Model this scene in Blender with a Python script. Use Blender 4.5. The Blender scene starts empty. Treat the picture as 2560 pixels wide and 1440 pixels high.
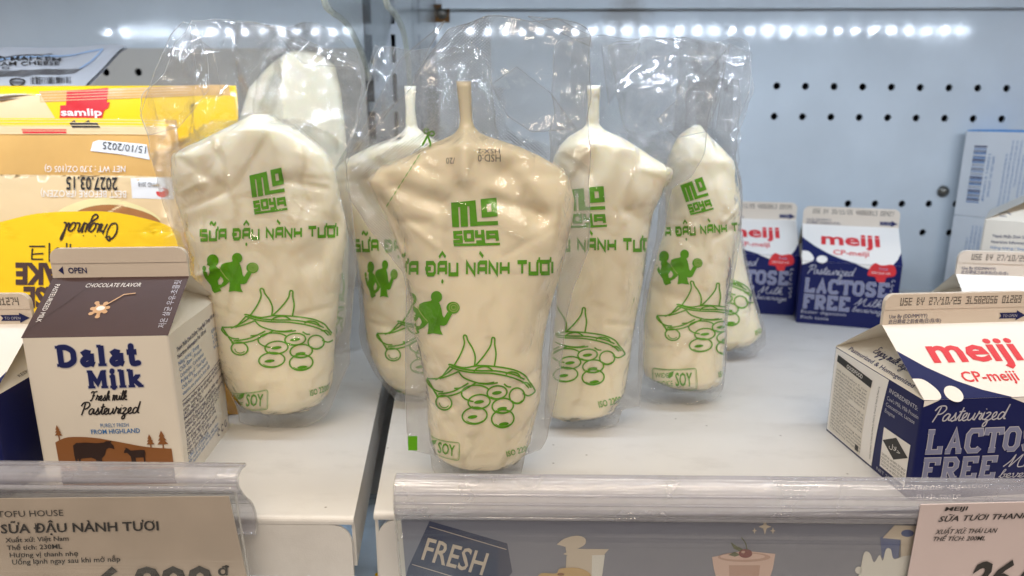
import bpy, bmesh, math, random
import numpy as np
from mathutils import Vector, Matrix, noise
from mathutils.geometry import tessellate_polygon
SC = bpy.context.scene
COL = SC.collection
R = math.radians
MM = 0.001
# ------------------------------------------------------------------ camera
FPX, CAM_H, PITCH, YAW = 1775.0, 162.7, 14.0, 1.0       # focal length in photo pixels, millimetres, degrees
cd = bpy.data.cameras.new('camera')
cam = bpy.data.objects.new('camera', cd)
COL.objects.link(cam)
SC.camera = cam
cd.sensor_width = 36.0
cd.lens = 36.0 * FPX / 2560.0
cd.clip_start = 0.01
cd.clip_end = 50
cam.location = (0, 0, CAM_H * MM)
cam.rotation_euler = (R(90 - PITCH), 0, R(YAW))
cd.dof.use_dof = True
cd.dof.focus_distance = 0.30
cd.dof.aperture_fstop = 11.0
# ------------------------------------------------------------------ world + view
w = bpy.data.worlds.new('World')
SC.world = w
w.use_nodes = True
bg = w.node_tree.nodes['Background']
# the store around: bright ceiling, dimmer aisle and floor
wn, wl = w.node_tree.nodes, w.node_tree.links
wt = wn.new('ShaderNodeTexCoord')
ws = wn.new('ShaderNodeSeparateXYZ')
wl.new(wt.outputs['Generated'], ws.inputs[0])
wr = wn.new('ShaderNodeValToRGB')
wr.color_ramp.elements[0].position = 0.30
wr.color_ramp.elements[0].color = (0.40, 0.33, 0.30, 1)
wr.color_ramp.elements[1].position = 0.80
wr.color_ramp.elements[1].color = (1.0, 0.86, 0.78, 1)
wm = wn.new('ShaderNodeMapRange')
wm.inputs[1].default_value = -1
wl.new(ws.outputs[2], wm.inputs[0])
wl.new(wm.outputs[0], wr.inputs[0])
wl.new(wr.outputs[0], bg.inputs[0])
bg.inputs[1].default_value = 0.50
SC.view_settings.view_transform = 'Standard'
SC.view_settings.look = 'None'
SC.view_settings.exposure = 0.0
SC.view_settings.gamma = 1.0
SC.cycles.transparent_max_bounces = 40
SC.cycles.max_bounces = 10
SC.cycles.use_denoising = True
SC.cycles.caustics_reflective = False


def area_lamp(loc, target, sx, sy, power, col):
    l = bpy.data.lights.new('ceiling_lamp', 'AREA')
    l.shape = 'RECTANGLE'
    l.size, l.size_y, l.energy, l.color = sx, sy, power, col
    o = bpy.data.objects.new('ceiling_lamp', l)
    COL.objects.link(o)
    o.location = loc
    o.rotation_euler = (Vector(target) - Vector(loc)).to_track_quat('-Z', 'Y').to_euler()
    return o


# store ceiling lamps, above and behind the camera
area_lamp((-0.55, -0.25, 1.9), (0.0, 0.28, 0.0), 1.2, 0.12, 14, (1.0, 0.88, 0.74))
area_lamp((0.75, -0.55, 1.9), (0.1, 0.28, 0.0), 1.2, 0.12, 12.5, (1.0, 0.88, 0.74))
area_lamp((0.1, 0.02, 1.9), (0.1, 0.28, 0.0), 1.4, 0.12, 11, (1.0, 0.92, 0.82))

# farther rows of warm lamps along the aisle
area_lamp((-0.6, -1.3, 2.2), (0.0, 0.28, 0.05), 1.2, 0.05, 13, (1.0, 0.84, 0.64))
area_lamp((0.5, -1.7, 2.2), (0.0, 0.28, 0.05), 1.2, 0.05, 13, (1.0, 0.84, 0.64))
area_lamp((-0.1, -2.7, 2.3), (0.0, 0.28, 0.05), 1.4, 0.05, 14, (1.0, 0.82, 0.62))

# ------------------------------------------------------------------ pixel <-> place helpers (millimetres)
_p, _y = R(PITCH), R(YAW)
_f = np.array([-math.sin(_y) * math.cos(_p), math.cos(_y) * math.cos(_p), -math.sin(_p)])
_r = np.array([math.cos(_y), math.sin(_y), 0.0])
CM = np.array([_r, np.cross(_r, _f), _f])
CC = np.array([0, 0, CAM_H])


def ray(px, py):
    return np.array([(px - 1280) / FPX, -(py - 720) / FPX, 1.0]) @ CM


def gz(px, py, z=0.0):
    d = ray(px, py)
    return CC + d * ((z - CAM_H) / d[2])


def gy(px, py, y):
    d = ray(px, py)
    return CC + d * (y / d[1])


# ------------------------------------------------------------------ materials
MATS = {}


def nodes_of(m):
    m.use_nodes = True
    nt = m.node_tree
    return nt, nt.nodes, nt.links


def srgb(r, g, b):
    f = lambda c: (c / 255 / 12.92) if c / 255 <= 0.04045 else ((c / 255 + 0.055) / 1.055) ** 2.4
    return (f(r), f(g), f(b))


def mat(name, col, rough=0.5, metal=0.0, var=0.0, vscale=60.0, bump=0.0, bscale=900.0, spec=0.5, sss=0.0, stretch=None, coat=0.0):
    m = bpy.data.materials.new(name)
    nt, N, L = nodes_of(m)
    b = N['Principled BSDF']
    b.inputs['Base Color'].default_value = (*col, 1)
    b.inputs['Roughness'].default_value = rough
    b.inputs['Metallic'].default_value = metal
    b.inputs['Specular IOR Level'].default_value = spec
    if coat:
        b.inputs['Coat Weight'].default_value = coat
        b.inputs['Coat Roughness'].default_value = 0.12
    if sss:
        b.inputs['Subsurface Weight'].default_value = sss
        b.inputs['Subsurface Radius'].default_value = (1.0, 0.8, 0.5)
        b.inputs['Subsurface Scale'].default_value = 0.006
    tc = N.new('ShaderNodeTexCoord')
    src = tc.outputs['Object']
    if stretch:
        mp = N.new('ShaderNodeMapping')
        mp.inputs['Scale'].default_value = stretch
        L.new(src, mp.inputs[0])
        src = mp.outputs[0]
    if var:
        n = N.new('ShaderNodeTexNoise')
        n.inputs['Scale'].default_value = vscale
        n.inputs['Detail'].default_value = 6
        L.new(src, n.inputs['Vector'])
        mx = N.new('ShaderNodeMix')
        mx.data_type = 'RGBA'
        mx.blend_type = 'MULTIPLY'
        cr = N.new('ShaderNodeValToRGB')
        cr.color_ramp.elements[0].position = 0.3
        cr.color_ramp.elements[1].position = 0.7
        cr.color_ramp.elements[0].color = (1 - var, 1 - var, 1 - var, 1)
        L.new(n.outputs[0], cr.inputs[0])
        mx.inputs[0].default_value = 1.0
        mx.inputs[6].default_value = (*col, 1)
        L.new(cr.outputs[0], mx.inputs[7])
        L.new(mx.outputs[2], b.inputs['Base Color'])
    if bump:
        n2 = N.new('ShaderNodeTexNoise')
        n2.inputs['Scale'].default_value = bscale
        n2.inputs['Detail'].default_value = 3
        L.new(src, n2.inputs['Vector'])
        bp = N.new('ShaderNodeBump')
        bp.inputs['Strength'].default_value = bump
        bp.inputs['Distance'].default_value = 0.0008
        L.new(n2.outputs[0], bp.inputs['Height'])
        L.new(bp.outputs[0], b.inputs['Normal'])
    MATS[name] = m
    return m


def clear_mat(name, haze, hazecol, tint=(1, 1, 1), rough=0.06, bumpk='film', ior=1.45, fres=1.0):
    """thin clear plastic: transparent + Fresnel gloss + a little white haze"""
    m = bpy.data.materials.new(name)
    nt, N, L = nodes_of(m)
    N.remove(N['Principled BSDF'])
    out = N['Material Output']
    tr = N.new('ShaderNodeBsdfTransparent')
    tr.inputs[0].default_value = (*tint, 1)
    gl = N.new('ShaderNodeBsdfGlossy')
    gl.inputs['Roughness'].default_value = rough
    df = N.new('ShaderNodeBsdfDiffuse')
    df.inputs[0].default_value = (*hazecol, 1)
    tl = N.new('ShaderNodeBsdfTranslucent')
    tl.inputs[0].default_value = (*hazecol, 1)
    md = N.new('ShaderNodeMixShader')
    md.inputs[0].default_value = 0.5
    L.new(df.outputs[0], md.inputs[1])
    L.new(tl.outputs[0], md.inputs[2])
    m1 = N.new('ShaderNodeMixShader')
    L.new(tr.outputs[0], m1.inputs[1])
    L.new(md.outputs[0], m1.inputs[2])
    m2 = N.new('ShaderNodeMixShader')
    L.new(m1.outputs[0], m2.inputs[1])
    L.new(gl.outputs[0], m2.inputs[2])
    fr = N.new('ShaderNodeFresnel')
    ge = N.new('ShaderNodeNewGeometry')
    bi = N.new('ShaderNodeMapRange')        # a thin sheet reflects alike from both of its sides
    bi.inputs[3].default_value = ior
    bi.inputs[4].default_value = 1 / ior
    L.new(ge.outputs['Backfacing'], bi.inputs[0])
    L.new(bi.outputs[0], fr.inputs[0])
    ml = N.new('ShaderNodeMath')
    ml.operation = 'MULTIPLY'
    ml.inputs[1].default_value = fres
    L.new(fr.outputs[0], ml.inputs[0])
    L.new(ml.outputs[0], m2.inputs[0])
    L.new(m2.outputs[0], out.inputs[0])
    tc = N.new('ShaderNodeTexCoord')
    bp = N.new('ShaderNodeBump')
    bp.inputs['Distance'].default_value = 0.0036
    if bumpk == 'film':
        at = N.new('ShaderNodeAttribute')
        at.attribute_name = 'seal'
        # crinkles: large soft folds + sharp voronoi creases, fine dots pressed in the seal
        n1 = N.new('ShaderNodeTexNoise')
        n1.inputs['Scale'].default_value = 48
        n1.inputs['Detail'].default_value = 3.5
        n1.inputs['Distortion'].default_value = 1.2
        L.new(tc.outputs['Object'], n1.inputs['Vector'])
        mp = N.new('ShaderNodeMapping')
        mp.inputs['Rotation'].default_value = (0, R(25), 0)
        mp.inputs['Scale'].default_value = (46, 1, 26)
        nd = N.new('ShaderNodeTexNoise')
        nd.inputs['Scale'].default_value = 30
        L.new(tc.outputs['Object'], nd.inputs['Vector'])
        va = N.new('ShaderNodeVectorMath')
        va.operation = 'MULTIPLY_ADD'
        va.inputs[1].default_value = (0.03, 0.03, 0.03)
        L.new(nd.outputs[1], va.inputs[0])
        L.new(tc.outputs['Object'], va.inputs[2])
        L.new(va.outputs[0], mp.inputs[0])
        vo = N.new('ShaderNodeTexVoronoi')
        vo.feature = 'DISTANCE_TO_EDGE'
        vo.inputs['Scale'].default_value = 1.0
        L.new(mp.outputs[0], vo.inputs['Vector'])
        cr = N.new('ShaderNodeValToRGB')
        cr.color_ramp.elements[0].color = (1, 1, 1, 1)
        cr.color_ramp.elements[1].color = (0, 0, 0, 1)
        cr.color_ramp.elements[1].position = 0.16
        L.new(vo.outputs['Distance'], cr.inputs[0])
        a1 = N.new('ShaderNodeMath')
        a1.operation = 'MULTIPLY_ADD'
        a1.inputs[1].default_value = 0.44
        L.new(cr.outputs[0], a1.inputs[0])
        L.new(n1.outputs[0], a1.inputs[2])
        # emboss
        sx = N.new('ShaderNodeSeparateXYZ')
        L.new(tc.outputs['Object'], sx.inputs[0])

        def sn(o, k):
            q = N.new('ShaderNodeMath')
            q.operation = 'MULTIPLY'
            q.inputs[1].default_value = k
            L.new(o, q.inputs[0])
            s = N.new('ShaderNodeMath')
            s.operation = 'SINE'
            L.new(q.outputs[0], s.inputs[0])
            return s.outputs[0]
        e = N.new('ShaderNodeMath')
        e.operation = 'MULTIPLY'
        L.new(sn(sx.outputs[0], 4200), e.inputs[0])
        L.new(sn(sx.outputs[2], 5200), e.inputs[1])
        e2 = N.new('ShaderNodeMath')
        e2.operation = 'MULTIPLY'
        L.new(e.outputs[0], e2.inputs[0])
        mxa = N.new('ShaderNodeMath')
        mxa.operation = 'MAXIMUM'
        mxa.inputs[1].default_value = 0.0
        L.new(at.outputs['Fac'], mxa.inputs[0])
        L.new(mxa.outputs[0], e2.inputs[1])
        e3 = N.new('ShaderNodeMath')
        e3.operation = 'MULTIPLY_ADD'
        e3.inputs[1].default_value = 0.16
        L.new(e2.outputs[0], e3.inputs[0])
        L.new(a1.outputs[0], e3.inputs[2])
        L.new(e3.outputs[0], bp.inputs['Height'])
        bp.inputs['Strength'].default_value = 0.85
        hz = N.new('ShaderNodeMath')
        hz.operation = 'MULTIPLY_ADD'
        hz.inputs[1].default_value = haze * 1.6
        hz.inputs[2].default_value = haze
        L.new(at.outputs['Fac'], hz.inputs[0])
        dt = N.new('ShaderNodeMath')            # the pressed dots scatter light
        dt.operation = 'MULTIPLY_ADD'
        dt.inputs[1].default_value = haze * 2.2
        L.new(e2.outputs[0], dt.inputs[0])
        L.new(hz.outputs[0], dt.inputs[2])
        L.new(dt.outputs[0], m1.inputs[0])
        L.new(bp.outputs[0], df.inputs['Normal'])
    else:
        mp = N.new('ShaderNodeMapping')
        mp.inputs['Scale'].default_value = (3, 420, 420)
        L.new(tc.outputs['Object'], mp.inputs[0])
        n1 = N.new('ShaderNodeTexNoise')
        n1.inputs['Scale'].default_value = 1.0
        n1.inputs['Detail'].default_value = 3
        L.new(mp.outputs[0], n1.inputs['Vector'])
        L.new(n1.outputs[0], bp.inputs['Height'])
        bp.inputs['Strength'].default_value = 0.35 if haze > .1 else .05
        n3 = N.new('ShaderNodeTexNoise')
        n3.inputs['Scale'].default_value = 25
        n3.inputs['Detail'].default_value = 5
        L.new(tc.outputs['Object'], n3.inputs['Vector'])
        hz = N.new('ShaderNodeMath')
        hz.operation = 'MULTIPLY'
        hz.inputs[1].default_value = haze * 2
        L.new(n3.outputs[0], hz.inputs[0])
        L.new(hz.outputs[0], m1.inputs[0])
    for s in (gl, fr):
        L.new(bp.outputs[0], s.inputs['Normal'])
    MATS[name] = m
    return m


def panel_mat():
    m = mat('panel_paint', srgb(204, 213, 220), 0.2, var=0.13, vscale=14, bump=0.08, bscale=60)
    nt, N, L = nodes_of(m)
    b = N['Principled BSDF']
    tc = N.new('ShaderNodeTexCoord')
    n = N.new('ShaderNodeTexNoise')
    n.inputs['Scale'].default_value = 20
    n.inputs['Detail'].default_value = 8
    n.inputs['Roughness'].default_value = 0.7
    L.new(tc.outputs['Object'], n.inputs['Vector'])
    mr = N.new('ShaderNodeMapRange')
    mr.inputs[1].default_value = 0.35
    mr.inputs[2].default_value = 0.7
    mr.inputs[3].default_value = 0.03
    mr.inputs[4].default_value = 0.15
    L.new(n.outputs[0], mr.inputs[0])
    L.new(mr.outputs[0], b.inputs['Roughness'])
    # an old brown spill near the top edge
    old = b.inputs['Base Color'].links[0].from_socket
    vm = N.new('ShaderNodeVectorMath')
    vm.operation = 'DISTANCE'
    c = gy(1560, 20, 651)
    vm.inputs[1].default_value = tuple(c * MM)
    L.new(tc.outputs['Object'], vm.inputs[0])
    ad = N.new('ShaderNodeMath')
    ad.operation = 'MULTIPLY_ADD'
    ad.inputs[1].default_value = 0.05
    L.new(n.outputs[0], ad.inputs[0])
    L.new(vm.outputs['Value'], ad.inputs[2])
    cr = N.new('ShaderNodeValToRGB')
    cr.color_ramp.elements[0].position = 0.040
    cr.color_ramp.elements[0].color = (0.42, 0.42, 0.42, 1)
    cr.color_ramp.elements[1].position = 0.052
    cr.color_ramp.elements[1].color = (0, 0, 0, 1)
    L.new(ad.outputs[0], cr.inputs[0])
    mx = N.new('ShaderNodeMix')
    mx.data_type = 'RGBA'
    L.new(cr.outputs[0], mx.inputs[0])
    L.new(old, mx.inputs[6])
    mx.inputs[7].default_value = (0.19, 0.14, 0.10, 1)
    L.new(mx.outputs[2], b.inputs['Base Color'])
    return m


panel_mat()


def shelf_mat():
    m = mat('shelf_paint', srgb(208, 206, 202), 0.38, var=0.10, vscale=14, bump=0.12, bscale=1500)
    nt, N, L = nodes_of(m)
    b = N['Principled BSDF']
    old = b.inputs['Base Color'].links[0].from_socket
    tc = N.new('ShaderNodeTexCoord')
    vo = N.new('ShaderNodeTexVoronoi')
    vo.inputs['Scale'].default_value = 60
    vo.voronoi_dimensions = '2D'
    L.new(tc.outputs['Object'], vo.inputs['Vector'])
    cr = N.new('ShaderNodeValToRGB')
    cr.color_ramp.elements[0].position = 0.015
    cr.color_ramp.elements[0].color = (.8, .8, .8, 1)
    cr.color_ramp.elements[1].position = 0.045
    cr.color_ramp.elements[1].color = (0, 0, 0, 1)
    L.new(vo.outputs['Distance'], cr.inputs[0])
    sp = N.new('ShaderNodeSeparateColor')
    L.new(vo.outputs['Color'], sp.inputs[0])
    gt = N.new('ShaderNodeMath')
    gt.operation = 'GREATER_THAN'
    gt.inputs[1].default_value = 0.84
    L.new(sp.outputs[0], gt.inputs[0])
    ml = N.new('ShaderNodeMath')
    ml.operation = 'MULTIPLY'
    L.new(cr.outputs[0], ml.inputs[0])
    L.new(gt.outputs[0], ml.inputs[1])
    # faint scuffs
    mp = N.new('ShaderNodeMapping')
    mp.inputs['Rotation'].default_value = (0, 0, 0.6)
    mp.inputs['Scale'].default_value = (30, 62, 30)
    L.new(tc.outputs['Object'], mp.inputs[0])
    n = N.new('ShaderNodeTexNoise')
    n.inputs['Detail'].default_value = 8
    n.inputs['Scale'].default_value = 1
    n.inputs['Roughness'].default_value = 0.65
    L.new(mp.outputs[0], n.inputs['Vector'])
    c2 = N.new('ShaderNodeValToRGB')
    c2.color_ramp.elements[0].position = 0.52
    c2.color_ramp.elements[1].position = 0.76
    c2.color_ramp.elements[1].color = (0.16, 0.16, 0.16, 1)
    L.new(n.outputs[0], c2.inputs[0])
    mm = N.new('ShaderNodeMath')
    mm.operation = 'MAXIMUM'
    L.new(ml.outputs[0], mm.inputs[0])
    L.new(c2.outputs[0], mm.inputs[1])
    mx = N.new('ShaderNodeMix')
    mx.data_type = 'RGBA'
    L.new(mm.outputs[0], mx.inputs[0])
    L.new(old, mx.inputs[6])
    mx.inputs[7].default_value = (0.14, 0.12, 0.10, 1)
    L.new(mx.outputs[2], b.inputs['Base Color'])
    return m


shelf_mat()
mat('panel_beige', srgb(188, 184, 176), 0.4, var=0.1, vscale=12, bump=0.05, bscale=80)
mat('grey_metal', srgb(150, 156, 162), 0.4, 0.3, var=0.1, vscale=20)
mat('dark_void', (0.012, 0.013, 0.016), 0.8)
mat('screw_steel', srgb(120, 118, 112), 0.35, 0.9, var=0.3, vscale=300)
mat('rust', srgb(128, 92, 50), 0.8, var=0.4, vscale=250)
mat('card_white', srgb(226, 219, 205), 0.42, var=0.05, vscale=30, bump=0.05, bscale=700)
mat('card_fin', srgb(222, 210, 194), 0.42, var=0.05, vscale=30, bump=0.05, bscale=700)
mat('card_navy', srgb(17, 25, 84), 0.45, spec=0.35, var=0.08, vscale=40)
mat('card_brown', srgb(72, 50, 48), 0.5, var=0.12, vscale=60, bump=0.05, bscale=300)
mat('ink_navy', srgb(18, 28, 86), 0.45)
mat('ink_black', srgb(30, 27, 28), 0.45)
mat('ink_grey', srgb(96, 92, 92), 0.5)
mat('ink_blue', srgb(62, 118, 176), 0.45)
mat('ink_red', srgb(214, 52, 58), 0.4)
mat('ink_white', srgb(236, 232, 226), 0.42)
mat('ink_lavender', srgb(130, 134, 164), 0.42)
mat('ink_pale_blue', srgb(150, 178, 212), 0.45)
mat('ink_tan', srgb(206, 164, 120), 0.42)
mat('ink_hill', srgb(140, 90, 48), 0.42)
mat('ink_cow', srgb(50, 32, 26), 0.42)
mat('ink_outline', srgb(186, 186, 196), 0.42)
mat('print_green', srgb(90, 164, 2), 0.35)
mat('print_pale_green', srgb(196, 206, 130), 0.4)
mat('milk', srgb(254, 241, 214), 0.30, sss=0.5, var=0.02, vscale=20)
mat('yellow_film', srgb(250, 204, 14), 0.2, coat=0.9, bump=0.45, bscale=42)
mat('tan_film', srgb(222, 172, 98), 0.18, var=0.12, vscale=30, coat=0.9, bump=0.7, bscale=46)
mat('pale_film', srgb(234, 204, 156), 0.2, coat=0.9, bump=0.6, bscale=46)
mat('cake_brown', srgb(176, 116, 62), 0.4, var=0.15, vscale=200)
mat('cake_cream', srgb(234, 220, 160), 0.4)
mat('red_film', srgb(206, 32, 40), 0.25, coat=0.3)
mat('black_film', srgb(40, 34, 34), 0.25, coat=0.3)
mat('paper_white', srgb(232, 230, 228), 0.4)
mat('paper_label', srgb(212, 194, 180), 0.6, var=0.16, vscale=35, bump=0.05, bscale=300)
mat('paper_label_pink', srgb(214, 200, 200), 0.6, var=0.06, vscale=30)
mat('strip_grey', srgb(132, 135, 156), 0.5, var=0.07, vscale=16)
mat('strip_navy', srgb(26, 42, 88), 0.5)
mat('strip_cream', srgb(214, 200, 186), 0.5)
mat('strip_cookie', srgb(206, 172, 118), 0.5)
mat('strip_pink', srgb(222, 190, 182), 0.5)
mat('strip_pink_dark', srgb(196, 158, 146), 0.5)
mat('strip_cherry', srgb(120, 28, 32), 0.4)
mat('strip_leaf', srgb(84, 92, 58), 0.5)
mat('strip_blue', srgb(84, 98, 150), 0.5)
mat('white_bag', srgb(186, 186, 190), 0.3, coat=0.2, bump=0.12, bscale=40)
mat('cream_bag', srgb(236, 228, 190), 0.3, coat=0.3, bump=0.15, bscale=50)
mat('foil_pack', srgb(206, 222, 236), 0.12, 0.25, bump=0.8, bscale=45)
mat('box_grey', srgb(212, 216, 220), 0.45, var=0.03)
mat('box_blue', srgb(70, 140, 205), 0.45)
clear_mat('film', 0.05, (0.88, 0.87, 0.84), (0.982, 0.978, 0.972), 0.06, 'film', 1.5, 1.4)
clear_mat('film_rim', 0.26, (0.95, 0.95, 0.92), (0.97, 0.97, 0.97), 0.1, 'rail', 1.5, 1.3)  # whiter plastic, puts a bright edge highlight into the colour
clear_mat('rail_plastic', 0.30, (0.80, 0.80, 0.86), (0.93, 0.935, 0.955), 0.07, 'rail', 1.5, 1.5)
clear_mat('acrylic', 0.015, (0.9, 0.92, 0.9), (0.97, 0.98, 0.97), 0.03, 'rail', 1.45, 1.0)
clear_mat('acrylic_edge', 0.28, (0.85, 0.86, 0.76), (0.95, 0.96, 0.93), 0.1, 'rail', 1.45, 1.0)


# ------------------------------------------------------------------ mesh helpers
class MB:
    def __init__(s):
        s.v, s.f, s.m, s.mats, s.attr = [], [], [], [], []

    def mi(s, name):
        if name not in s.mats:
            s.mats.append(name)
        return s.mats.index(name)

    def add(s, vs, fs, m, attr=None):
        o = len(s.v)
        s.v += [tuple(float(c) for c in p) for p in vs]
        s.f += [tuple(i + o for i in f) for f in fs]
        k = s.mi(m)
        s.m += [k] * len(fs)
        s.attr += list(attr) if attr is not None else [0.0] * len(vs)

    def box(s, a, b, m):
        x0, y0, z0 = a
        x1, y1, z1 = b
        vs = [(x0, y0, z0), (x1, y0, z0), (x1, y1, z0), (x0, y1, z0), (x0, y0, z1), (x1, y0, z1), (x1, y1, z1), (x0, y1, z1)]
        s.add(vs, [(3, 2, 1, 0), (4, 5, 6, 7), (0, 1, 5, 4), (1, 2, 6, 5), (2, 3, 7, 6), (3, 0, 4, 7)], m)

    def prism(s, pts, axis_fn, t0, t1, m, edge_m=None):
        """pts 2D loop extruded from t0 to t1; axis_fn(a, b, t) -> xyz"""
        n = len(pts)
        tri = tessellate_polygon([[Vector((p[0], p[1], 0)) for p in pts]])
        va = [axis_fn(p[0], p[1], t0) for p in pts]
        vb = [axis_fn(p[0], p[1], t1) for p in pts]
        s.add(va + vb, [tuple(t) for t in tri] + [tuple(i + n for i in reversed(t)) for t in tri], m)
        s.add(va + vb, [(i, (i + 1) % n, n + (i + 1) % n, n + i) for i in range(n)], edge_m or m)

    def sweep(s, pts, rad, m, n=8):
        """round tube along 3D points"""
        P = [np.array(p, float) for p in pts]
        rings = []
        for i, p in enumerate(P):
            t = P[min(i + 1, len(P) - 1)] - P[max(i - 1, 0)]
            t = t / (np.linalg.norm(t) + 1e-9)
            a = np.cross(t, (0.13, 0.97, 0.2))
            a /= np.linalg.norm(a) + 1e-9
            b = np.cross(t, a)
            rings.append([p + rad * (a * math.cos(k * 2 * math.pi / n) + b * math.sin(k * 2 * math.pi / n)) for k in range(n)])
        vs = [q for r in rings for q in r]
        fs = []
        for i in range(len(P) - 1):
            for k in range(n):
                fs.append((i * n + k, i * n + (k + 1) % n, (i + 1) * n + (k + 1) % n, (i + 1) * n + k))
        s.add(vs, fs, m)

    def dome(s, c, axis, r, h, m, n=16, k=5):
        c = np.array(c, float)
        ax = np.array(axis, float)
        ax /= np.linalg.norm(ax)
        a = np.cross(ax, (0.3, 0.2, 0.93))
        a /= np.linalg.norm(a)
        b = np.cross(ax, a)
        vs, fs = [], []
        for j in range(k + 1):
            t = j / k * math.pi / 2
            for i in range(n):
                q = i * 2 * math.pi / n
                vs.append(c + r * math.cos(t) * (a * math.cos(q) + b * math.sin(q)) + ax * h * math.sin(t))
        for j in range(k):
            for i in range(n):
                fs.append((j * n + i, j * n + (i + 1) % n, (j + 1) * n + (i + 1) % n, (j + 1) * n + i))
        s.add(vs, fs, m)

    def build(s, name, parent=None, smooth=False, loc=(0, 0, 0), angle=None, normals=False):
        me = bpy.data.meshes.new(name)
        me.from_pydata([(a * MM, b * MM, c * MM) for a, b, c in s.v], [], s.f)
        for k in s.mats:
            me.materials.append(MATS[k])
        me.polygons.foreach_set('material_index', s.m)
        at = me.attributes.new('seal', 'FLOAT', 'POINT')
        at.data.foreach_set('value', s.attr)
        me.update()
        if normals:
            bm = bmesh.new()
            bm.from_mesh(me)
            bmesh.ops.recalc_face_normals(bm, faces=bm.faces)
            bm.to_mesh(me)
            bm.free()
        if smooth:
            me.polygons.foreach_set('use_smooth', [True] * len(me.polygons))
            if angle:
                me.set_sharp_from_angle(angle=R(angle))
        o = bpy.data.objects.new(name, me)
        COL.objects.link(o)
        o.parent = parent
        o.location = tuple(c * MM for c in loc)
        return o


def thing(name, label, cat, loc, yaw=0.0, group=None, rot=None):
    o = bpy.data.objects.new(name, None)
    COL.objects.link(o)
    o.empty_display_size = 0.02
    o.location = tuple(float(c) * MM for c in loc)
    o.rotation_euler = rot if rot else (0, 0, yaw)
    o['label'], o['category'] = label, cat
    if group:
        o['group'] = group
    return o


def tag(o, label, cat, group=None):
    o['label'], o['category'] = label, cat
    if group:
        o['group'] = group
    return o


def struct(o):
    o['kind'] = 'structure'
    return o


# ------------------------------------------------------------------ flat artwork helpers (2D, y up)
def refine(vs, ts, mx):
    vs = [tuple(v) for v in vs]
    for _ in range(7):
        mid, nt, any_ = {}, [], False

        def long(a, b):
            return (vs[a][0] - vs[b][0]) ** 2 + (vs[a][1] - vs[b][1]) ** 2 > mx * mx

        def M(a, b):
            k = (min(a, b), max(a, b))
            if k not in mid:
                vs.append(((vs[a][0] + vs[b][0]) / 2, (vs[a][1] + vs[b][1]) / 2))
                mid[k] = len(vs) - 1
            return mid[k]
        for t in ts:
            L = [long(t[i], t[(i + 1) % 3]) for i in range(3)]
            c = sum(L)
            if c == 0:
                nt.append(t)
                continue
            any_ = True
            if c == 3:
                a, b, d = t
                p, q, r = M(a, b), M(b, d), M(d, a)
                nt += [(a, p, r), (p, b, q), (r, q, d), (p, q, r)]
            elif c == 1:
                i = L.index(True)
                a, b, d = t[i], t[(i + 1) % 3], t[(i + 2) % 3]
                p = M(a, b)
                nt += [(a, p, d), (p, b, d)]
            else:
                i = L.index(False)
                a, b, d = t[i], t[(i + 1) % 3], t[(i + 2) % 3]
                q, r = M(b, d), M(d, a)
                nt += [(a, b, q), (a, q, r), (r, q, d)]
        ts = nt
        if not any_:
            break
    return vs, ts


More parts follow.
